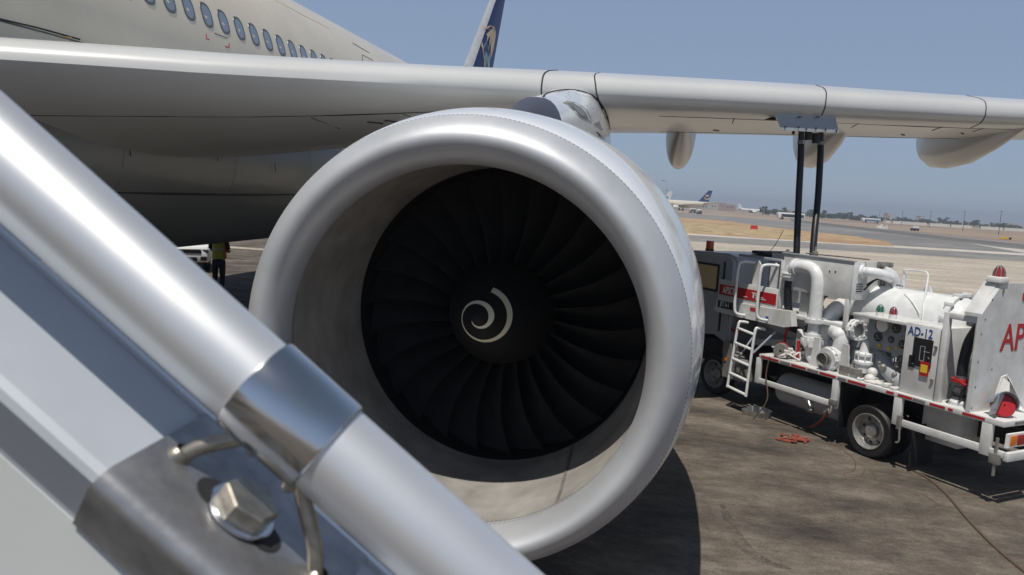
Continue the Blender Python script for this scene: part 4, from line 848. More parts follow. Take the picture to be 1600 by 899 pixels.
# rear board
rb = [(.0, 1.0), (.0, 2.16), (.30, 2.50), (.30, 2.52), (1.9, 2.52), (2.2, 2.16), (2.2, 1.0)]
mb = MB(); mb.prism([tp(-1.36, a, z) for a, z in rb], (.05, 0, 0)); mb.prism([tp(-1.31, a, z) for a, z in [(.0, 2.12), (.0, 2.16), (.30, 2.52), (.30, 2.46)]], (.16, 0, 0)); bd = tm('rear_board', mb, 'truck_white', smooth=False)
text('APSCO', .46, 'lettering', 'truck_red', bd, frame(tp(-1.363, .43, 1.715), (0, -1, 0), (0, 0, 1)), .002, .86, bold=.006)
mb = MB(); mb.box(tp(-1.365, .82, 2.36), (.008, .16, .09)); tm('warning_label', mb, 'truck_red', bd, smooth=False)
mb = MB()
for a, z in [(.07, 2.1), (.16, 2.33), (.03, 1.93), (.04, 1.6), (.05, 1.3), (.32, 1.5), (.03, 1.05), (.6, 1.36)]: mb.cyl(tp(-1.358, a, z), tp(-1.364, a, z), .012, 8)
mb.bar(tp(-1.365, .34, 2.46), tp(-1.365, .34, 2.40), .03, .01); tm('rivet_row', mb, 'dirty_metal', bd)
mb = MB(); tb(mb, -1.38, -1.2, .24, .40, 2.52, 2.59, .008); lb = tm('lamp_base', mb, 'label_white', bd)
mb = MB(); mb.lathe([(0, .055), (.06, .055), (.10, .04), (.115, .005)], tp(-1.29, .34, 2.59), (0, 0, 1), 18); tm('signal_lamp', mb, 'lamp_red', bd)
mb = MB()
for k in range(4):
    a = PI * k / 4; mb.tube([tp(-1.29, .34, 2.59) + V((math.cos(a) * .07 * math.cos(t), math.sin(a) * .07 * math.cos(t), .13 * math.sin(t))) for t in [PI * j / 12 for j in range(13)]], .005, 6)
tm('lamp_cage', mb, 'dirty_metal', bd)
# items at the tail
mb = MB(); mb.prism([tp(-1.80, a, z) for a, z in [(.06, .70), (.06, .86), (.62, .86), (.62, .70)]], (.03, 0, 0)); tl = tm('tail_lamp', mb, 'label_white', smooth=False)
mb = MB(); tb(mb, -1.815, -1.80, .10, .22, .72, .84, .004); tm('lens', mb, 'lamp_amber', tl)
mb = MB(); tb(mb, -1.815, -1.80, .225, .6, .72, .84, .004); tm('lens', mb, 'lamp_red', tl)
mb = MB(); tb(mb, -1.775, -1.772, .2, .8, .955, .985, 0); te('reflective_tape', mb, 'dirty_metal', bed, smooth=False)
mb = MB(); mb.lathe([(-.04, .01), (-.04, .12), (-.02, .135), (.02, .135), (.04, .12), (.04, .01)], tp(-1.60, .22, 1.13), V((-.75, .5, .35)), 26); hr = tm('deadman_reel', mb, 'truck_red')
mb = MB(); cw = V((-.75, .5, .35)).normalized(); u_ = cw.orthogonal().normalized(); v_ = cw.cross(u_); rings = []
for k in range(15):
    t = -.3 + 3.3 * k / 14; rings.append([tp(-1.60, .22, 1.13) + cw * d_ + (V((0, 0, 1)) * math.sin(t) + (V((0, 0, 1)).cross(cw)) * math.cos(t)) * r_ for d_, r_ in ((-.10, .15), (.075, .15), (.075, .158), (-.10, .158))])
mb.loft(rings); mb.prism([tp(-1.60, .22, 1.13) + cw * .075 + V(p_) for p_ in [(.02, .11, .12), (-.02, .2, -.02), (.02, .14, -.1), (.05, -.06, .15)]], cw * -.16); tm('reel_guard', mb, 'grey_plate', hr)
mb = MB(); mb.prism([tp(-1.42, a, z) for a, z in [(.28, 1.02), (.42, 1.42), (.52, 1.44), (.78, 1.12), (.74, 1.02)]], (-.02, 0, 0)); mb.prism([tp(-1.42, .42, 1.42), tp(-1.44, .28, 1.02), tp(-1.60, .36, 1.01), tp(-1.50, .46, 1.36)], (0, -.015, 0)); mb.prism([tp(-1.42, .52, 1.44), tp(-1.44, .78, 1.12), tp(-1.58, .72, 1.02), tp(-1.5, .5, 1.36)], (0, -.015, 0)); tm('splash_guard', mb, 'plastic_white', smooth=False)

# ------------------------------------------------------------------ loose things near the truck
def tw(s, w_, z): return FR[trk] @ tp(s, w_, z)
hoses = [([(1252, 219, 12.75), (1251, 250, 12.75), (1248, 310, 12.7), (1246, 360, 12.65), (1244.5, 402, 12.62), (1245, 430, 12.62)], 'black rubber fuel hose under the wing, left of the hanging pair'),
         ([(1282.5, 221, 12.85), (1281.5, 250, 12.82), (1278, 310, 12.7), (1273, 360, 12.5), (1269.5, 403, 12.38), (1267, 430, 12.35)], 'black rubber fuel hose under the wing, right of the hanging pair')]
for px, lb in hoses:
    mb = MB(); pts = [atd(*p) for p in px]; mb.tube(smooth(pts, 6), .052, 16); h = obj('fuel_hose', mb, 'rubber_hose'); tag(h, lb, 'hose', 'fuel hoses hanging from the wing')
    mb = MB(); d = (pts[1] - pts[0]).normalized(); mb.lathe([(-.06, .03), (-.06, .05), (.0, .05), (.03, .058), (.07, .06), (.07, .04)], pts[0], d, 16); obj('hose_ferrule', mb, 'steel', h)
t = thing('drip_pan', 'shallow metal drip pan with black handle lying under the truck ladder', 'pan', gp(1181, 650), R(-25))
mb = MB(); ol = [(-.17, -.12), (.10, -.17), (.20, -.05), (.19, .12), (.08, .19), (-.12, .17)]
mb.loft([[V((x, y, .005)) for x, y in ol], [V((x * 1.12, y * 1.12, .10)) for x, y in ol], [V((x * 1.08, y * 1.08, .10)) for x, y in ol], [V((x * .97, y * .97, .012)) for x, y in ol]], caps=True); obj('pan', mb, 'wheel_silver', t, world=False, smooth=False)
mb = MB(); mb.bar(V((-.17, .1, .06)), V((-.48, .2, .03)), .06, .03, bev=.008); obj('handle', mb, 'rubber', t, world=False)
mb = MB(); top = tw(.55, -.03, .5); g0 = gp(1262, 672); pts = smooth([top, top.lerp(g0, .5) + V((0, 0, -.03)), g0 + V((0, 0, .02))], 6)
mb.tube(pts, .018, 8)
for k in range(9):
    q = gp(1222 + rnd.random() * 38, 684 + rnd.random() * 9); mb.tube(smooth([q + V((rnd.uniform(-.14, .14), rnd.uniform(-.1, .1), .012 + rnd.random() * .03)) for _ in range(5)], 5), .011, 7)
tag(obj('rope', mb, 'rope_red'), 'red rope hanging from the truck side guard, heaped on the tarmac', 'rope')
mb = MB(); pts = [gp(x, y, .008) for x, y in [(1292, 690), (1320, 706), (1336, 722), (1334, 736), (1318, 740), (1326, 746), (1345, 744), (1352, 735), (1362, 738), (1372, 752), (1380, 758), (1410, 765), (1440, 772), (1470, 790), (1500, 795)]]
mb.tube(smooth(pts, 6), .007, 6); tag(obj('wire', mb, 'hose_brown'), 'thin dark wire curling over the tarmac beside the truck wheel', 'wire')
mb = MB(); mb.tube(smooth([gp(x, y, .016) for x, y in [(1425, 735), (1450, 748), (1478, 772), (1515, 815), (1560, 860), (1605, 897), (1680, 960)]], 6), .016, 8); tag(obj('ground_hose', mb, 'hose_brown'), 'brown hose running straight over the tarmac from under the truck', 'hose')
mb = MB(); mb.tube(smooth([tw(1.78, .0, 1.0), tw(1.8, -.02, .7), tw(1.7, -.05, .35), tw(1.85, -.15, .01)], 5), .010, 6); mb.tube([tw(1.85, -.15, .012), tw(1.2, .3, .012), tw(.4, .5, .012)], .012, 6); tag(obj('bonding_cable', mb, 'hose_brown'), 'thin brown cable dropping from truck deck beside the ladder', 'cable')

# ------------------------------------------------------------------ white car and worker under the belly
ch_ = V((.60, -.80, 0)); sv = atd(325, 410, 26.3) - ch_ * 2.32 - V((.80, .60, 0)) * .82; sv.z = 0
car = thing('parked_car', 'white parked car seen under the belly of the big airliner', 'car', sv, math.atan2(-.80, .60)); car.scale = (1, 1, .84)
cs = [(-2.3, .86, .62, 1.0), (-2.1, .92, .42, 1.08), (-1.0, .95, .35, 1.1), (0, .95, .35, 1.15), (.9, .95, .35, 1.15), (1.7, .93, .38, 1.12), (2.15, .90, .40, 1.08), (2.30, .84, .42, .98), (2.36, .78, .46, .80)]
mb = MB(); mb.loft([[V((x, -hw, lo + .1)), V((x, -hw * .95, lo)), V((x, hw * .95, lo)), V((x, hw, lo + .1)), V((x, hw, hi - .15)), V((x, hw * .93, hi)), V((x, 0, hi + .03)), V((x, -hw * .93, hi)), V((x, -hw, hi - .15))] for x, hw, lo, hi in cs]); body = obj('body', mb, 'suv_white', car, world=False, sharp=50)
mb = MB(); mb.loft([[V((x, -hw, 1.05)), V((x, hw, 1.05)), V((x + dx, hw * .82, 1.72)), V((x + dx, -hw * .82, 1.72))] for x, hw, dx in ((-2.1, .86, .3), (-1.0, .88, 0), (0.1, .88, 0), (1.0, .86, -.65))]); obj('cabin', mb, 'glass_dark', car, world=False, smooth=False)
mb = MB(); mb.box((-.75, 0, 1.74), (2.2, 1.4, .06), bev=.03); obj('roof', mb, 'suv_white', car, world=False)
mb = MB(); mb.box((2.335, 0, .86), (.10, 1.20, .15), bev=.02); mb.box((2.345, 0, .55), (.1, .95, .17), bev=.02); mb.box((2.325, .68, .58), (.10, .20, .16), bev=.02); mb.box((2.325, -.68, .58), (.10, .20, .16), bev=.02); obj('grille', mb, 'label_black', car, world=False)
for sg in (1, -1):
    mb = MB(); mb.box((2.27, sg * .72, .87), (.16, .26, .13), R(-14) * sg, bev=.03); obj('headlight', mb, 'glass_dark', car, world=False)
    mb = MB(); mb.box((.95, sg * 1.02, 1.1), (.14, .16, .13), bev=.04); obj('mirror', mb, 'suv_white', car, world=False)
mb = MB()
for k in range(6): mb.box((1.95, -.25 + .08 * k, 1.00), (.03, .05, .02))
obj('bonnet_badge', mb, 'label_black', car, world=False)
for x in (-1.5, 1.45):
    for sg in (1, -1):
        mb = MB(); mb.lathe([(-.2, .2), (-.2, .36), (0, .37), (.01, .24), (0, .01)], (x, sg * .95, .37), (0, sg, 0), 24); obj('wheel', mb, 'rubber', car, world=False)

pf = gp(341, 456)
per = thing('person', 'worker in yellow and orange safety vest and dark trousers standing beside white car', 'person', pf, R(8))
def skinned(name, verts, edges, root, m, parent, sub=2):
    me = bpy.data.meshes.new(name); me.from_pydata([v[0] for v in verts], edges, []); me.materials.append(M[m])
    o = bpy.data.objects.new(name, me); col.objects.link(o); o.parent = parent
    md = o.modifiers.new('skin', 'SKIN'); md.use_smooth_shade = True
    for i, v in enumerate(verts): me.skin_vertices[0].data[i].radius = v[1] if isinstance(v[1], tuple) else (v[1], v[1]); me.skin_vertices[0].data[i].use_root = i == root
    s2 = o.modifiers.new('sub', 'SUBSURF'); s2.levels = sub; s2.render_levels = sub
    return o
PVt = [((0, 0, .93), (.15, .11)), ((0, .0, 1.12), (.14, .10)), ((0, .01, 1.32), (.17, .11)), ((0, .01, 1.45), (.10, .08)), ((0, .02, 1.53), .055), ((0, .03, 1.62), (.075, .09)), ((0, .03, 1.72), (.06, .075)),
       ((.18, .01, 1.42), .06), ((.24, .03, 1.16), .045), ((.17, .27, 1.10), .036), ((.13, .34, 1.13), .03),
       ((-.18, .01, 1.42), .06), ((-.24, .03, 1.16), .045), ((-.10, .26, 1.12), .036), ((-.05, .33, 1.15), .03),
       ((.09, 0, .86), .095), ((.10, .02, .48), .062), ((.10, -.01, .1), .045), ((.11, .13, .045), (.045, .04)),
       ((-.09, 0, .86), .095), ((-.10, .02, .48), .062), ((-.10, -.01, .1), .045), ((-.11, .13, .045), (.045, .04))]
PE = [(0, 1), (1, 2), (2, 3), (3, 4), (4, 5), (5, 6), (2, 7), (7, 8), (8, 9), (9, 10), (2, 11), (11, 12), (12, 13), (13, 14), (0, 15), (15, 16), (16, 17), (17, 18), (0, 19), (19, 20), (20, 21), (21, 22)]
bodyp = skinned('body', PVt, PE, 0, 'skin', per)
for hx_, sg in ((.13, 1), (-.05, -1)):
    vs = [((hx_, .34, 1.13 if sg > 0 else 1.15), .026)]; es = []
    for f in range(4):
        b0 = len(vs); vs += [((hx_ + (f - 1.5) * .018, .40, 1.14), .0095), ((hx_ + (f - 1.5) * .018, .43, 1.125 - .003 * f), .0085), ((hx_ + (f - 1.5) * .016, .435, 1.10), .008)]; es += [(0, b0), (b0, b0 + 1), (b0 + 1, b0 + 2)]
    b0 = len(vs); vs += [((hx_ - sg * .035, .37, 1.145), .01), ((hx_ - sg * .03, .405, 1.15), .009)]; es += [(0, b0), (b0, b0 + 1)]
    skinned('hand', vs, es, 0, 'skin', per, 1)
skinned('trousers', [((0, 0, .98), (.165, .125)), ((0, 0, .9), (.165, .125)), ((.095, 0, .80), .108), ((.105, .02, .48), .078), ((.105, 0, .09), .066), ((-.095, 0, .80), .108), ((-.105, .02, .48), .078), ((-.105, 0, .09), .066)], [(0, 1), (1, 2), (2, 3), (3, 4), (1, 5), (5, 6), (6, 7)], 0, 'navy_cloth', per)
mb = MB(); rings = []
for z, a, b in ((.93, .20, .155), (1.05, .19, .145), (1.2, .185, .14), (1.34, .20, .14), (1.44, .17, .12), (1.49, .09, .085)): rings.append([V((a * math.cos(2 * PI * k / 28), .01 + b * math.sin(2 * PI * k / 28), z)) for k in range(28)])
mb.loft(rings, caps=False); vest = obj('vest', mb, 'vest_yellow', per, world=False)
mb = MB(); mb.loft([[V((.194 * math.cos(2 * PI * k / 28), .01 + .15 * math.sin(2 * PI * k / 28), z)) for k in range(28)] for z in (1.17, 1.23)], caps=False); obj('reflective_band', mb, 'vest_silver', vest, world=False)
mb = MB(); mb.loft([[V((x, .01 + y, z)) for x, y, z in ((.155, .09, z0), (.205, .03, z0), (.20, -.06, z0), (.15, -.09, z0))] for z0 in (.94, 1.15, 1.36)], closed=False); obj('side_panel', mb, 'vest_orange', vest, world=False)
for pts in ([(.17, .01, 1.43), (.215, .01, 1.34), (.245, .03, 1.2)], [(-.17, .01, 1.43), (-.215, .01, 1.34), (-.245, .03, 1.2)]):
    mb = MB(); mb.tube(smooth(pts, 4), [.08, .078, .075, .073, .07, .068, .066, .064, .062], 14); obj('sleeve', mb, 'navy_cloth', per, world=False)
mb = MB(); mb.ball((0, .015, 1.70), .105, 16, (.86, 1, .95)); obj('hair', mb, 'hair', per, world=False)
mb = MB(); mb.ball((.03, .135, 1.665), .012, 8); mb.ball((-.03, .135, 1.665), .012, 8); obj('eye', mb, 'hair', per, world=False)
mb = MB(); mb.box((.05, .42, 1.19), (.09, .03, .14), bev=.01); tag(obj('radio', mb, 'label_black', None), 'small dark handset held by the worker in the vest', 'handset'); bpy.data.objects['radio'].matrix_world = FR[per]

# ------------------------------------------------------------------ far side of the airfield
def small_jet(name, label, x, y, D, heading, scale, tailm, group='airliners parked across the field', tailband=None, body='jet_white'):
    p = atd(x, y, D); t = thing(name, label, 'airliner', (p.x, p.y, 0), heading, group)
    S = scale; mb = MB()        # nose along +x, tail tip at x = -17
    def rg(xx, cz, r): return [V((xx * S, r * S * math.cos(2 * PI * k / 20), (cz + r * math.sin(2 * PI * k / 20)) * S)) for k in range(20)]
    mb.loft([rg(*q) for q in [(20, 3.2, .1), (19.3, 3.3, .9), (17.5, 3.5, 1.6), (15, 3.6, 1.95), (-5, 3.6, 1.97), (-10, 3.9, 1.65), (-14.5, 4.5, .95), (-17.4, 4.9, .3)]]); fu = obj('fuselage', mb, body, t, world=False)
    mb = MB(); mb.prism([V((a * S, -.12 * S, z * S)) for a, z in [(-9.6, 5.3), (-15.2, 11.8), (-17.4, 11.8), (-15.6, 5.1)]], (0, .24 * S, 0)); fn = obj('vertical_tail', mb, tailm, t, world=False, smooth=False)
    for sg in (1, -1):
        mb = MB(); mb.prism([V((a * S, sg * b * S, z * S)) for a, b, z in [(4.5, 1.5, 2.7), (-4.5, 16.5, 4.1), (-6, 16.5, 4.1), (-2, 1.5, 2.7)]], (0, 0, .25 * S)); obj('wing', mb, body, t, world=False, smooth=False)
        mb = MB(); mb.prism([V((a * S, sg * b * S, z * S)) for a, b, z in [(-12, .7, 4.7), (-15.5, 6, 5.2), (-16.7, 6, 5.2), (-15.5, .7, 4.7)]], (0, 0, .2 * S)); obj('tailplane', mb, 'jet_cream', t, world=False, smooth=False)
        mb = MB(); mb.lathe([(-1.6, .6), (-1, .95), (.8, 1.05), (1.6, .9), (1.5, .5)], V((4.4 * S, sg * 5.8 * S, 1.75 * S)), (S, 0, 0), 16); o_ = obj('engine', mb, 'jet_white', t, world=False); o_.scale = (1, 1, 1)
        mb = MB(); mb.cyl(V((-.5, sg * 3.2, 2.8)) * S, V((-.5, sg * 3.2, .5)) * S, .15 * S, 8); mb.cyl(V((-.5, sg * 3.2 - .4, .58)) * S, V((-.5, sg * 3.2 + .4, .58)) * S, .58 * S, 14); obj('landing_gear', mb, 'rubber', t, world=False)
    mb = MB(); mb.cyl(V((14, 0, 2.2)) * S, V((14, 0, .4)) * S, .12 * S, 8); mb.cyl(V((14, -.3, .4)) * S, V((14, .3, .4)) * S, .4 * S, 12); obj('landing_gear', mb, 'rubber', t, world=False)
    return t, fn, S
head = math.atan2(-RT.y, -RT.x)
j1, f1, S1 = small_jet('parked_airliner', 'distant cream airliner with dark blue tail and gold palm crest', 1063, 322, 436, head + .10, 1.0, 'fin_blue', body='jet_cream')
for sg in (1, -1):
    mb = MB()
    for k in range(7):
        a = PI * (k - 3) / 7; mb.prism([V((-14.6 + .12 * math.cos(a) + .0, sg * .15, 8.3)), V((-14.6 + 1.15 * math.sin(a) - .25, sg * .15, 8.6 + .9 * math.cos(a))), V((-14.6 + 1.15 * math.sin(a + .25), sg * .15, 8.6 + .75 * math.cos(a + .25)))], (0, sg * .05, 0))
    obj('palm_crest', mb, 'pale_gold', f1, world=False, smooth=False)
    mb = MB(); mb.tube([V((-14.6 + 1.6 * math.cos(t_), sg * .16, 8.0 + 1.3 * math.sin(t_))) for t_ in [PI + PI * k / 14 for k in range(15)]], .16, 6); mb.tube([V((-14.6 + 1.0 * math.cos(t_), sg * .16, 7.9 + .7 * math.sin(t_))) for t_ in [PI + PI * k / 14 for k in range(15)]], .12, 6); obj('crest_sword', mb, 'pale_gold', f1, world=False)
j2, f2, S2 = small_jet('parked_airliner', 'distant white airliner with teal striped white tail, mostly behind cream one', 1010, 318, 540, head + .05, 1.0, 'jet_white')
mb = MB()
for k in range(3): mb.prism([V((-11.6 - k * .7, -.16, 6.0 + .2 * k)), V((-13.2 - k * .7, -.16, 8.6 - k * .5)), V((-14.4 - k * .4, -.16, 8.4 - k * .7)), V((-12.6 - k * .6, -.16, 6.0))], (0, .32, 0))
obj('tail_stripe', mb, 'teal', f2, world=False, smooth=False)
small_jet('parked_airliner', 'small distant all white airliner with its tail on the left', 1172, 334, 640, head + PI - .12, .58, 'jet_white')
small_jet('parked_airliner', 'tiny distant white airliner glimpsed between the two fuel hoses', 1275, 340, 700, head + PI + .1, .42, 'jet_white')
def bus(name, label, x0, x1, y, D, h, m_, win, cat='bus', group=None):
    a = atd(x0, y, D); b = atd(x1, y, D); a.z = b.z = 0; c = (a + b) / 2; L = (b - a).length; t = thing(name, label, cat, c, math.atan2(b.y - a.y, b.x - a.x), group)
    mb = MB(); mb.box((0, 0, h * .55 + .12), (L, 2.4, h * .9), bev=.25); bo_ = obj('body', mb, m_, t, world=False)
    for sg in (1, -1):
        mb = MB(); mb.box((L * .06, sg * 1.2, h * .62), (L * .78, .06, h * .42), bev=.02); obj('window_band', mb, win, t, world=False)
        for q in (-.33, .33):
            mb = MB(); mb.cyl((q * L, sg * 1.0, .42), (q * L, sg * 1.22, .42), .42, 16); obj('wheel', mb, 'rubber', t, world=False)
    mb = MB(); mb.box((-L * .5, -.45, h * .62), (.06, .75, h * .42), bev=.02); mb.box((-L * .36, -1.21, h * .55), (L * .06, .05, h * .6), bev=.02); obj('windscreen', mb, 'glass_dark', t, world=False)
    return t
bus('apron_bus', 'white apron bus with long black window band, beside the hoses', 1214, 1256, 343, 300, 2.5, 'jet_white', 'label_black')
bus('apron_bus', 'low white and pale blue bus far off on the taxiway', 1346, 1374, 349, 380, 2.1, 'jet_white', 'fin_light_blue')
bus('service_van', 'pale grey service van parked under the cream airliner', 1077, 1086, 332.5, 330, 1.9, 'jet_cream', 'glass_dark', 'van')
bus('service_van', 'white service van parked under cream airliner, right of the grey one', 1089, 1095, 335, 310, 1.7, 'jet_white', 'glass_dark', 'van')
p = gp(1429, 361); t = thing('baggage_tug', 'small tow tractor with white canopy and dark body on the sand verge', 'tractor', p, .4)
mb = MB(); mb.box((0, 0, .45), (2.0, 1.1, .5), bev=.1); obj('body', mb, 'label_black', t, world=False)
mb = MB(); mb.prism([V((a, -.5, z)) for a, z in [(-.3, .7), (-.2, 1.35), (.75, 1.35), (.9, .75)]], (0, 1.0, 0)); obj('cab', mb, 'jet_white', t, world=False, smooth=False)
for a in (-.65, .65):
    for sg in (1, -1):
        mb = MB(); mb.cyl((a, sg * .45, .26), (a, sg * .6, .26), .26, 14); obj('wheel', mb, 'rubber', t, world=False)
p = gp(1571, 375.5); t = thing('taxiway_sign', 'low yellow taxiway sign board with one black panel at its end', 'sign', p, math.atan2(RT.y, RT.x))
mb = MB(); mb.box((-.3, 0, .38), (1.9, .14, .45), bev=.02); obj('panel', mb, 'sign_yellow', t, world=False)
mb = MB(); mb.box((.92, 0, .38), (.52, .14, .45), bev=.02); obj('panel', mb, 'label_black', t, world=False)
mb = MB()
for a in (-1, 0, .9): mb.cyl((a, 0, 0), (a, 0, .2), .05, 8)
obj('leg', mb, 'dirty_metal', t, world=False)
p = gp(1178, 358.5); t = thing('barrier', 'red plastic barrier block standing on the dry grass strip', 'barrier', p, math.atan2(RT.y, RT.x) + .1)
mb = MB(); mb.prism([V((-.55, a, z)) for a, z in [(-.25, 0), (-.22, .15), (-.1, .3), (-.08, .6), (.08, .6), (.1, .3), (.22, .15), (.25, 0)]], (1.1, 0, 0)); obj('block', mb, 'truck_red', t, world=False, smooth=False)
for k in range(6):
    p = gp(1372 + k * 2.6, 356 + k * .3 + (k % 2) * .8); mb = MB(); h = .5 + .35 * ((k * 7) % 3); mb.prism([V((-.3, a, z)) for a, z in [(-.22, 0), (-.08, h), (.08, h), (.22, 0)]], (.6, 0, 0)); o = obj('marker_board', mb, 'jet_white', smooth=False); o.location = p; o.rotation_euler = (0, 0, .3 * k)
    tag(o, 'white marker board in the little cluster beyond the taxiway', 'marker', 'white marker boards')
# lamp poles
def pole_proto(h):
    mb = MB(); mb.tube([(0, 0, 0), (0, 0, h)], [.10, .06], 8)
    return mb
for i, (x, yb, D, wh) in enumerate([(1565, 367, 245, 'rightmost'), (1508, 361, 290, 'second from the right'), (1455, 358, 330, 'third from the right'), (1411, 355, 375, 'fourth from the right'), (1375, 350, 440, 'above the white marker boards'), (1320, 346, 520, 'just right of the fuel hoses')]):
    p = atd(x, 330, D); t = thing('lamp_pole', 'thin grey lamp pole across the field, ' + wh, 'lamp pole', (p.x, p.y, 0), math.atan2(RT.y, RT.x), 'lamp poles along the far road')
    h = atd(x, 330.5, D).z; obj('pole', pole_proto(h), 'chassis_black', t, world=False)
    mb = MB(); mb.box((0, 0, h), (1.1, .3, .18), bev=.04); mb.box((-.5, 0, h), (.6, .35, .12), bev=.04); obj('lamp_head', mb, 'dirty_metal', t, world=False)
p = atd(1043, 283, 480); t = thing('floodlight_mast', 'tall thin floodlight mast behind the engine cowl', 'mast', (p.x, p.y, 0), math.atan2(RT.y, RT.x))
obj('pole', pole_proto(p.z), 'pipe_grey', t, world=False); mb = MB(); mb.box((-2.6, 0, p.z), (2.0, .5, .5), bev=.1); mb.box((-1.2, 0, p.z), (2.4, .12, .12)); mb.box((0, 0, p.z - 5.6), (.9, .4, .8), bev=.1); obj('lamp_head', mb, 'dirty_metal', t, world=False)
# perimeter wall
for i, (x0, x1) in enumerate([(1385, 1391), (1396, 1448), (1452, 1484), (1487, 1519), (1533, 1567), (1570, 1600), (1603, 1660)]):
    def yb(x): return 332 + (x - 1187.5) * .0615 + 2.6
    a = atd(x0, yb(x0), 420); b = atd(x1, yb(x1), 420); a.z = b.z = 0; mb = MB(); mb.bar(a + V((0, 0, .75)), b + V((0, 0, .75)), .3, 1.5); ln = (b - a)
    for k in range(int(ln.length / 4) + 1): mb.box(a + ln * min(1, k * 4 / ln.length) + V((0, 0, .8)), (.45, .45, 1.6))
    o = obj('perimeter_wall', mb, 'wall_white', smooth=False); tag(o, ['short white wall stub nearest the marker boards', 'long white perimeter wall stretch behind the tow tractor', 'white perimeter wall stretch behind the third lamp pole from right', 'white perimeter wall stretch behind the second lamp pole from right', 'white perimeter wall stretch behind the rightmost lamp pole', 'white perimeter wall stretch above the yellow taxiway sign', 'white perimeter wall end at the right edge of the photo'][i], 'wall', 'white perimeter wall stretches')
# far buildings
for i, (x0, x1, h, D, m_, lb) in enumerate([(1096, 1110, 4.5, 640, 'building_pale', 'pale low building just right of the cream airliner tail'), (1110, 1122, 6, 660, 'building_pale', 'pale block with windows, second right of the cream airliner'), (1120, 1135, 7, 700, 'building_pink', 'pinkish low building, third right of the cream airliner'), (1134, 1149, 6, 720, 'building_pink', 'pinkish building just left of the small white airliner tail'), (1236, 1248, 4, 700, 'building_pale', 'pale house among trees behind the apron bus'), (1280, 1290, 4.6, 720, 'building_pale', 'pale house just right of the fuel hoses'), (1322, 1334, 4.4, 720, 'building_pale', 'pale house left of the pale blue bus'), (1388, 1396, 6.5, 700, 'building_pale', 'narrow pale house behind the marker boards'), (1440, 1446, 6, 700, 'building_pale', 'pale house left of third lamp pole from right'), (1578, 1592, 4.6, 700, 'building_pale', 'pale house right of the rightmost lamp pole')]):
    a = atd(x0, 330, D); b = atd(x1, 330, D); a.z = b.z = 0; c = (a + b) / 2; L = (b - a).length; t = thing('far_building', lb, 'building', c, math.atan2(b.y - a.y, b.x - a.x), 'low buildings across the field')
    mb = MB(); mb.box((0, 4, h / 2), (L, 8, h)); obj('wall', mb, m_, t, world=False, smooth=False)
    mb = MB(); mb.box((0, 4, h + .15), (L + .3, 8.3, .3)); obj('roof', mb, 'wall_white', t, world=False, smooth=False)
    for k in range(max(1, int(L / 2.4))):
        mb = MB(); mb.box((-L / 2 + 1.2 + k * 2.4, -.02, h * .6), (1.1, .08, 1.3)); obj('window', mb, 'glass_dark', t, world=False, smooth=False)
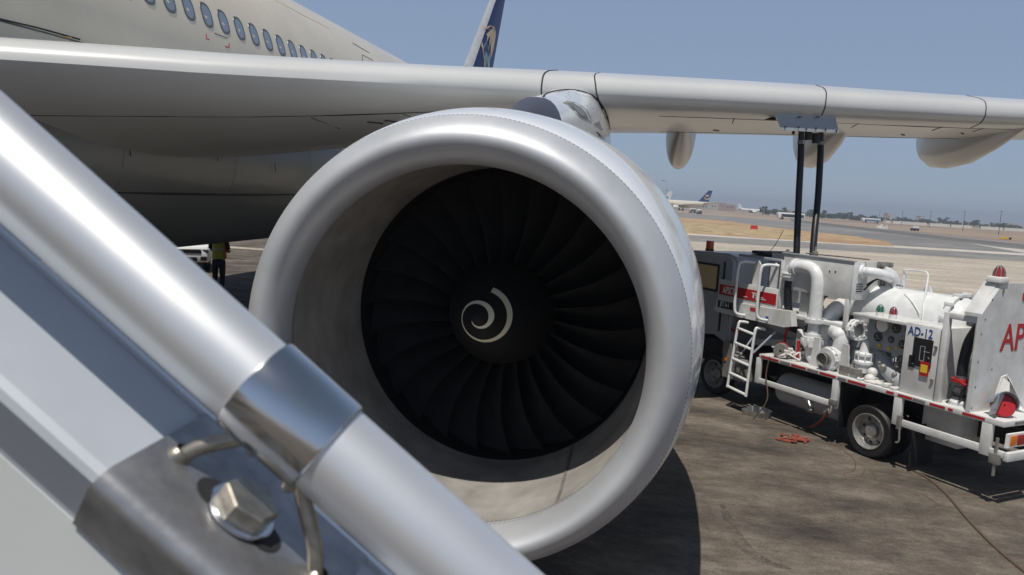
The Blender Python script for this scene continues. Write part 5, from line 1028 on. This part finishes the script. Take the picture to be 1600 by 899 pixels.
# trees
protos = []
def make_tree(kind):
    r = random.Random(kind); h = [4.2, 5.2, 3.2, 6.2][kind]; wd = [2.6, 2.2, 2.4, 2.6][kind]
    mb = MB(); mb.tube(smooth([(0, 0, 0), (.1, 0, h * .25), (.0, .1, h * .6)], 4), [.22 - .015 * i for i in range(9)], 8)
    for k in range(5):
        a = k * 1.3; mb.tube([(0, 0, h * .25), (math.cos(a) * wd * .5, math.sin(a) * wd * .5, h * .6)], [.09, .03], 6)
    cm = MB()
    for c in range(20):
        a = r.random() * 2 * PI; q = r.random() ** .5 * wd * .75; cz = h * (.22 + .6 * r.random()); cr = r.uniform(.5, .95) * wd * .42; cx, cy = math.cos(a) * q, math.sin(a) * q
        for k in range(60):
            d = V((r.gauss(0, 1), r.gauss(0, 1), r.gauss(0, 1))).normalized() * cr * r.uniform(.55, 1.05); p = V((cx, cy, cz)) + V((d.x, d.y, d.z * .75)); n_ = V((r.gauss(0, 1), r.gauss(0, 1), r.gauss(.6, 1))).normalized(); u = n_.orthogonal().normalized() * r.uniform(.16, .3); v = n_.cross(u)
            cm._faces([p - u, p - v * .7, p + u, p + v * .7], [[0, 1, 2, 3]], 0 if r.random() < .6 else 1)
    return mb, cm
for kind in range(4):
    tr_, cr_ = make_tree(kind); t = thing('tree', 'x', 'tree'); obj('trunk', tr_, 'bark', t, world=False); obj('crown', cr_, ['leaf', 'leaf_dry'], t, world=False, smooth=False, weld=False); protos.append(t)
xs = []
x = 1192
while x < 1600:
    dense = 4.2 if x < 1345 else 8.5
    xs.append(x); x += rnd.uniform(.6, 1.4) * dense
xs += [1415, 1478, 1520, 1523, 1563]
for i, x in enumerate(xs):
    kind = rnd.choice((0, 1, 2, 2, 0)) if x not in (1415, 1478, 1520, 1523) else 3
    t = protos[kind] if i == kind and False else copy_tree(protos[kind])
    D = rnd.uniform(455, 620); p = atd(x, 332 + (x - 1187.5) * .0612, D); t.location = (p.x, p.y, 0); s_ = rnd.uniform(.7, 1.2); t.scale = (s_, s_, s_); t.rotation_euler = (0, 0, rnd.random() * 6)
    t['group'] = 'trees along the far edge of the airfield'; t['category'] = 'tree'; t['label'] = 'dull green broad crowned tree in the far row beyond the airfield'
for pz in protos:
    for ch_ in list(pz.children): bpy.data.objects.remove(ch_)
    bpy.data.objects.remove(pz)

# ------------------------------------------------------------------ hazy air over the airfield
hz = bpy.data.materials.new('haze'); hz.use_nodes = True; hn = hz.node_tree; hn.nodes.clear()
pv = hn.nodes.new('ShaderNodeVolumePrincipled'); pv.inputs['Color'].default_value = (.66, .75, .88, 1); pv.inputs['Density'].default_value = .0007; pv.inputs['Anisotropy'].default_value = .2
ho = hn.nodes.new('ShaderNodeOutputMaterial'); hn.links.new(pv.outputs[0], ho.inputs['Volume']); M['haze'] = hz
mb = MB(); mb.box((0, 400, 10), (2600, 2400, 22)); o = obj('haze', mb, 'haze', smooth=False); o['kind'] = 'stuff'
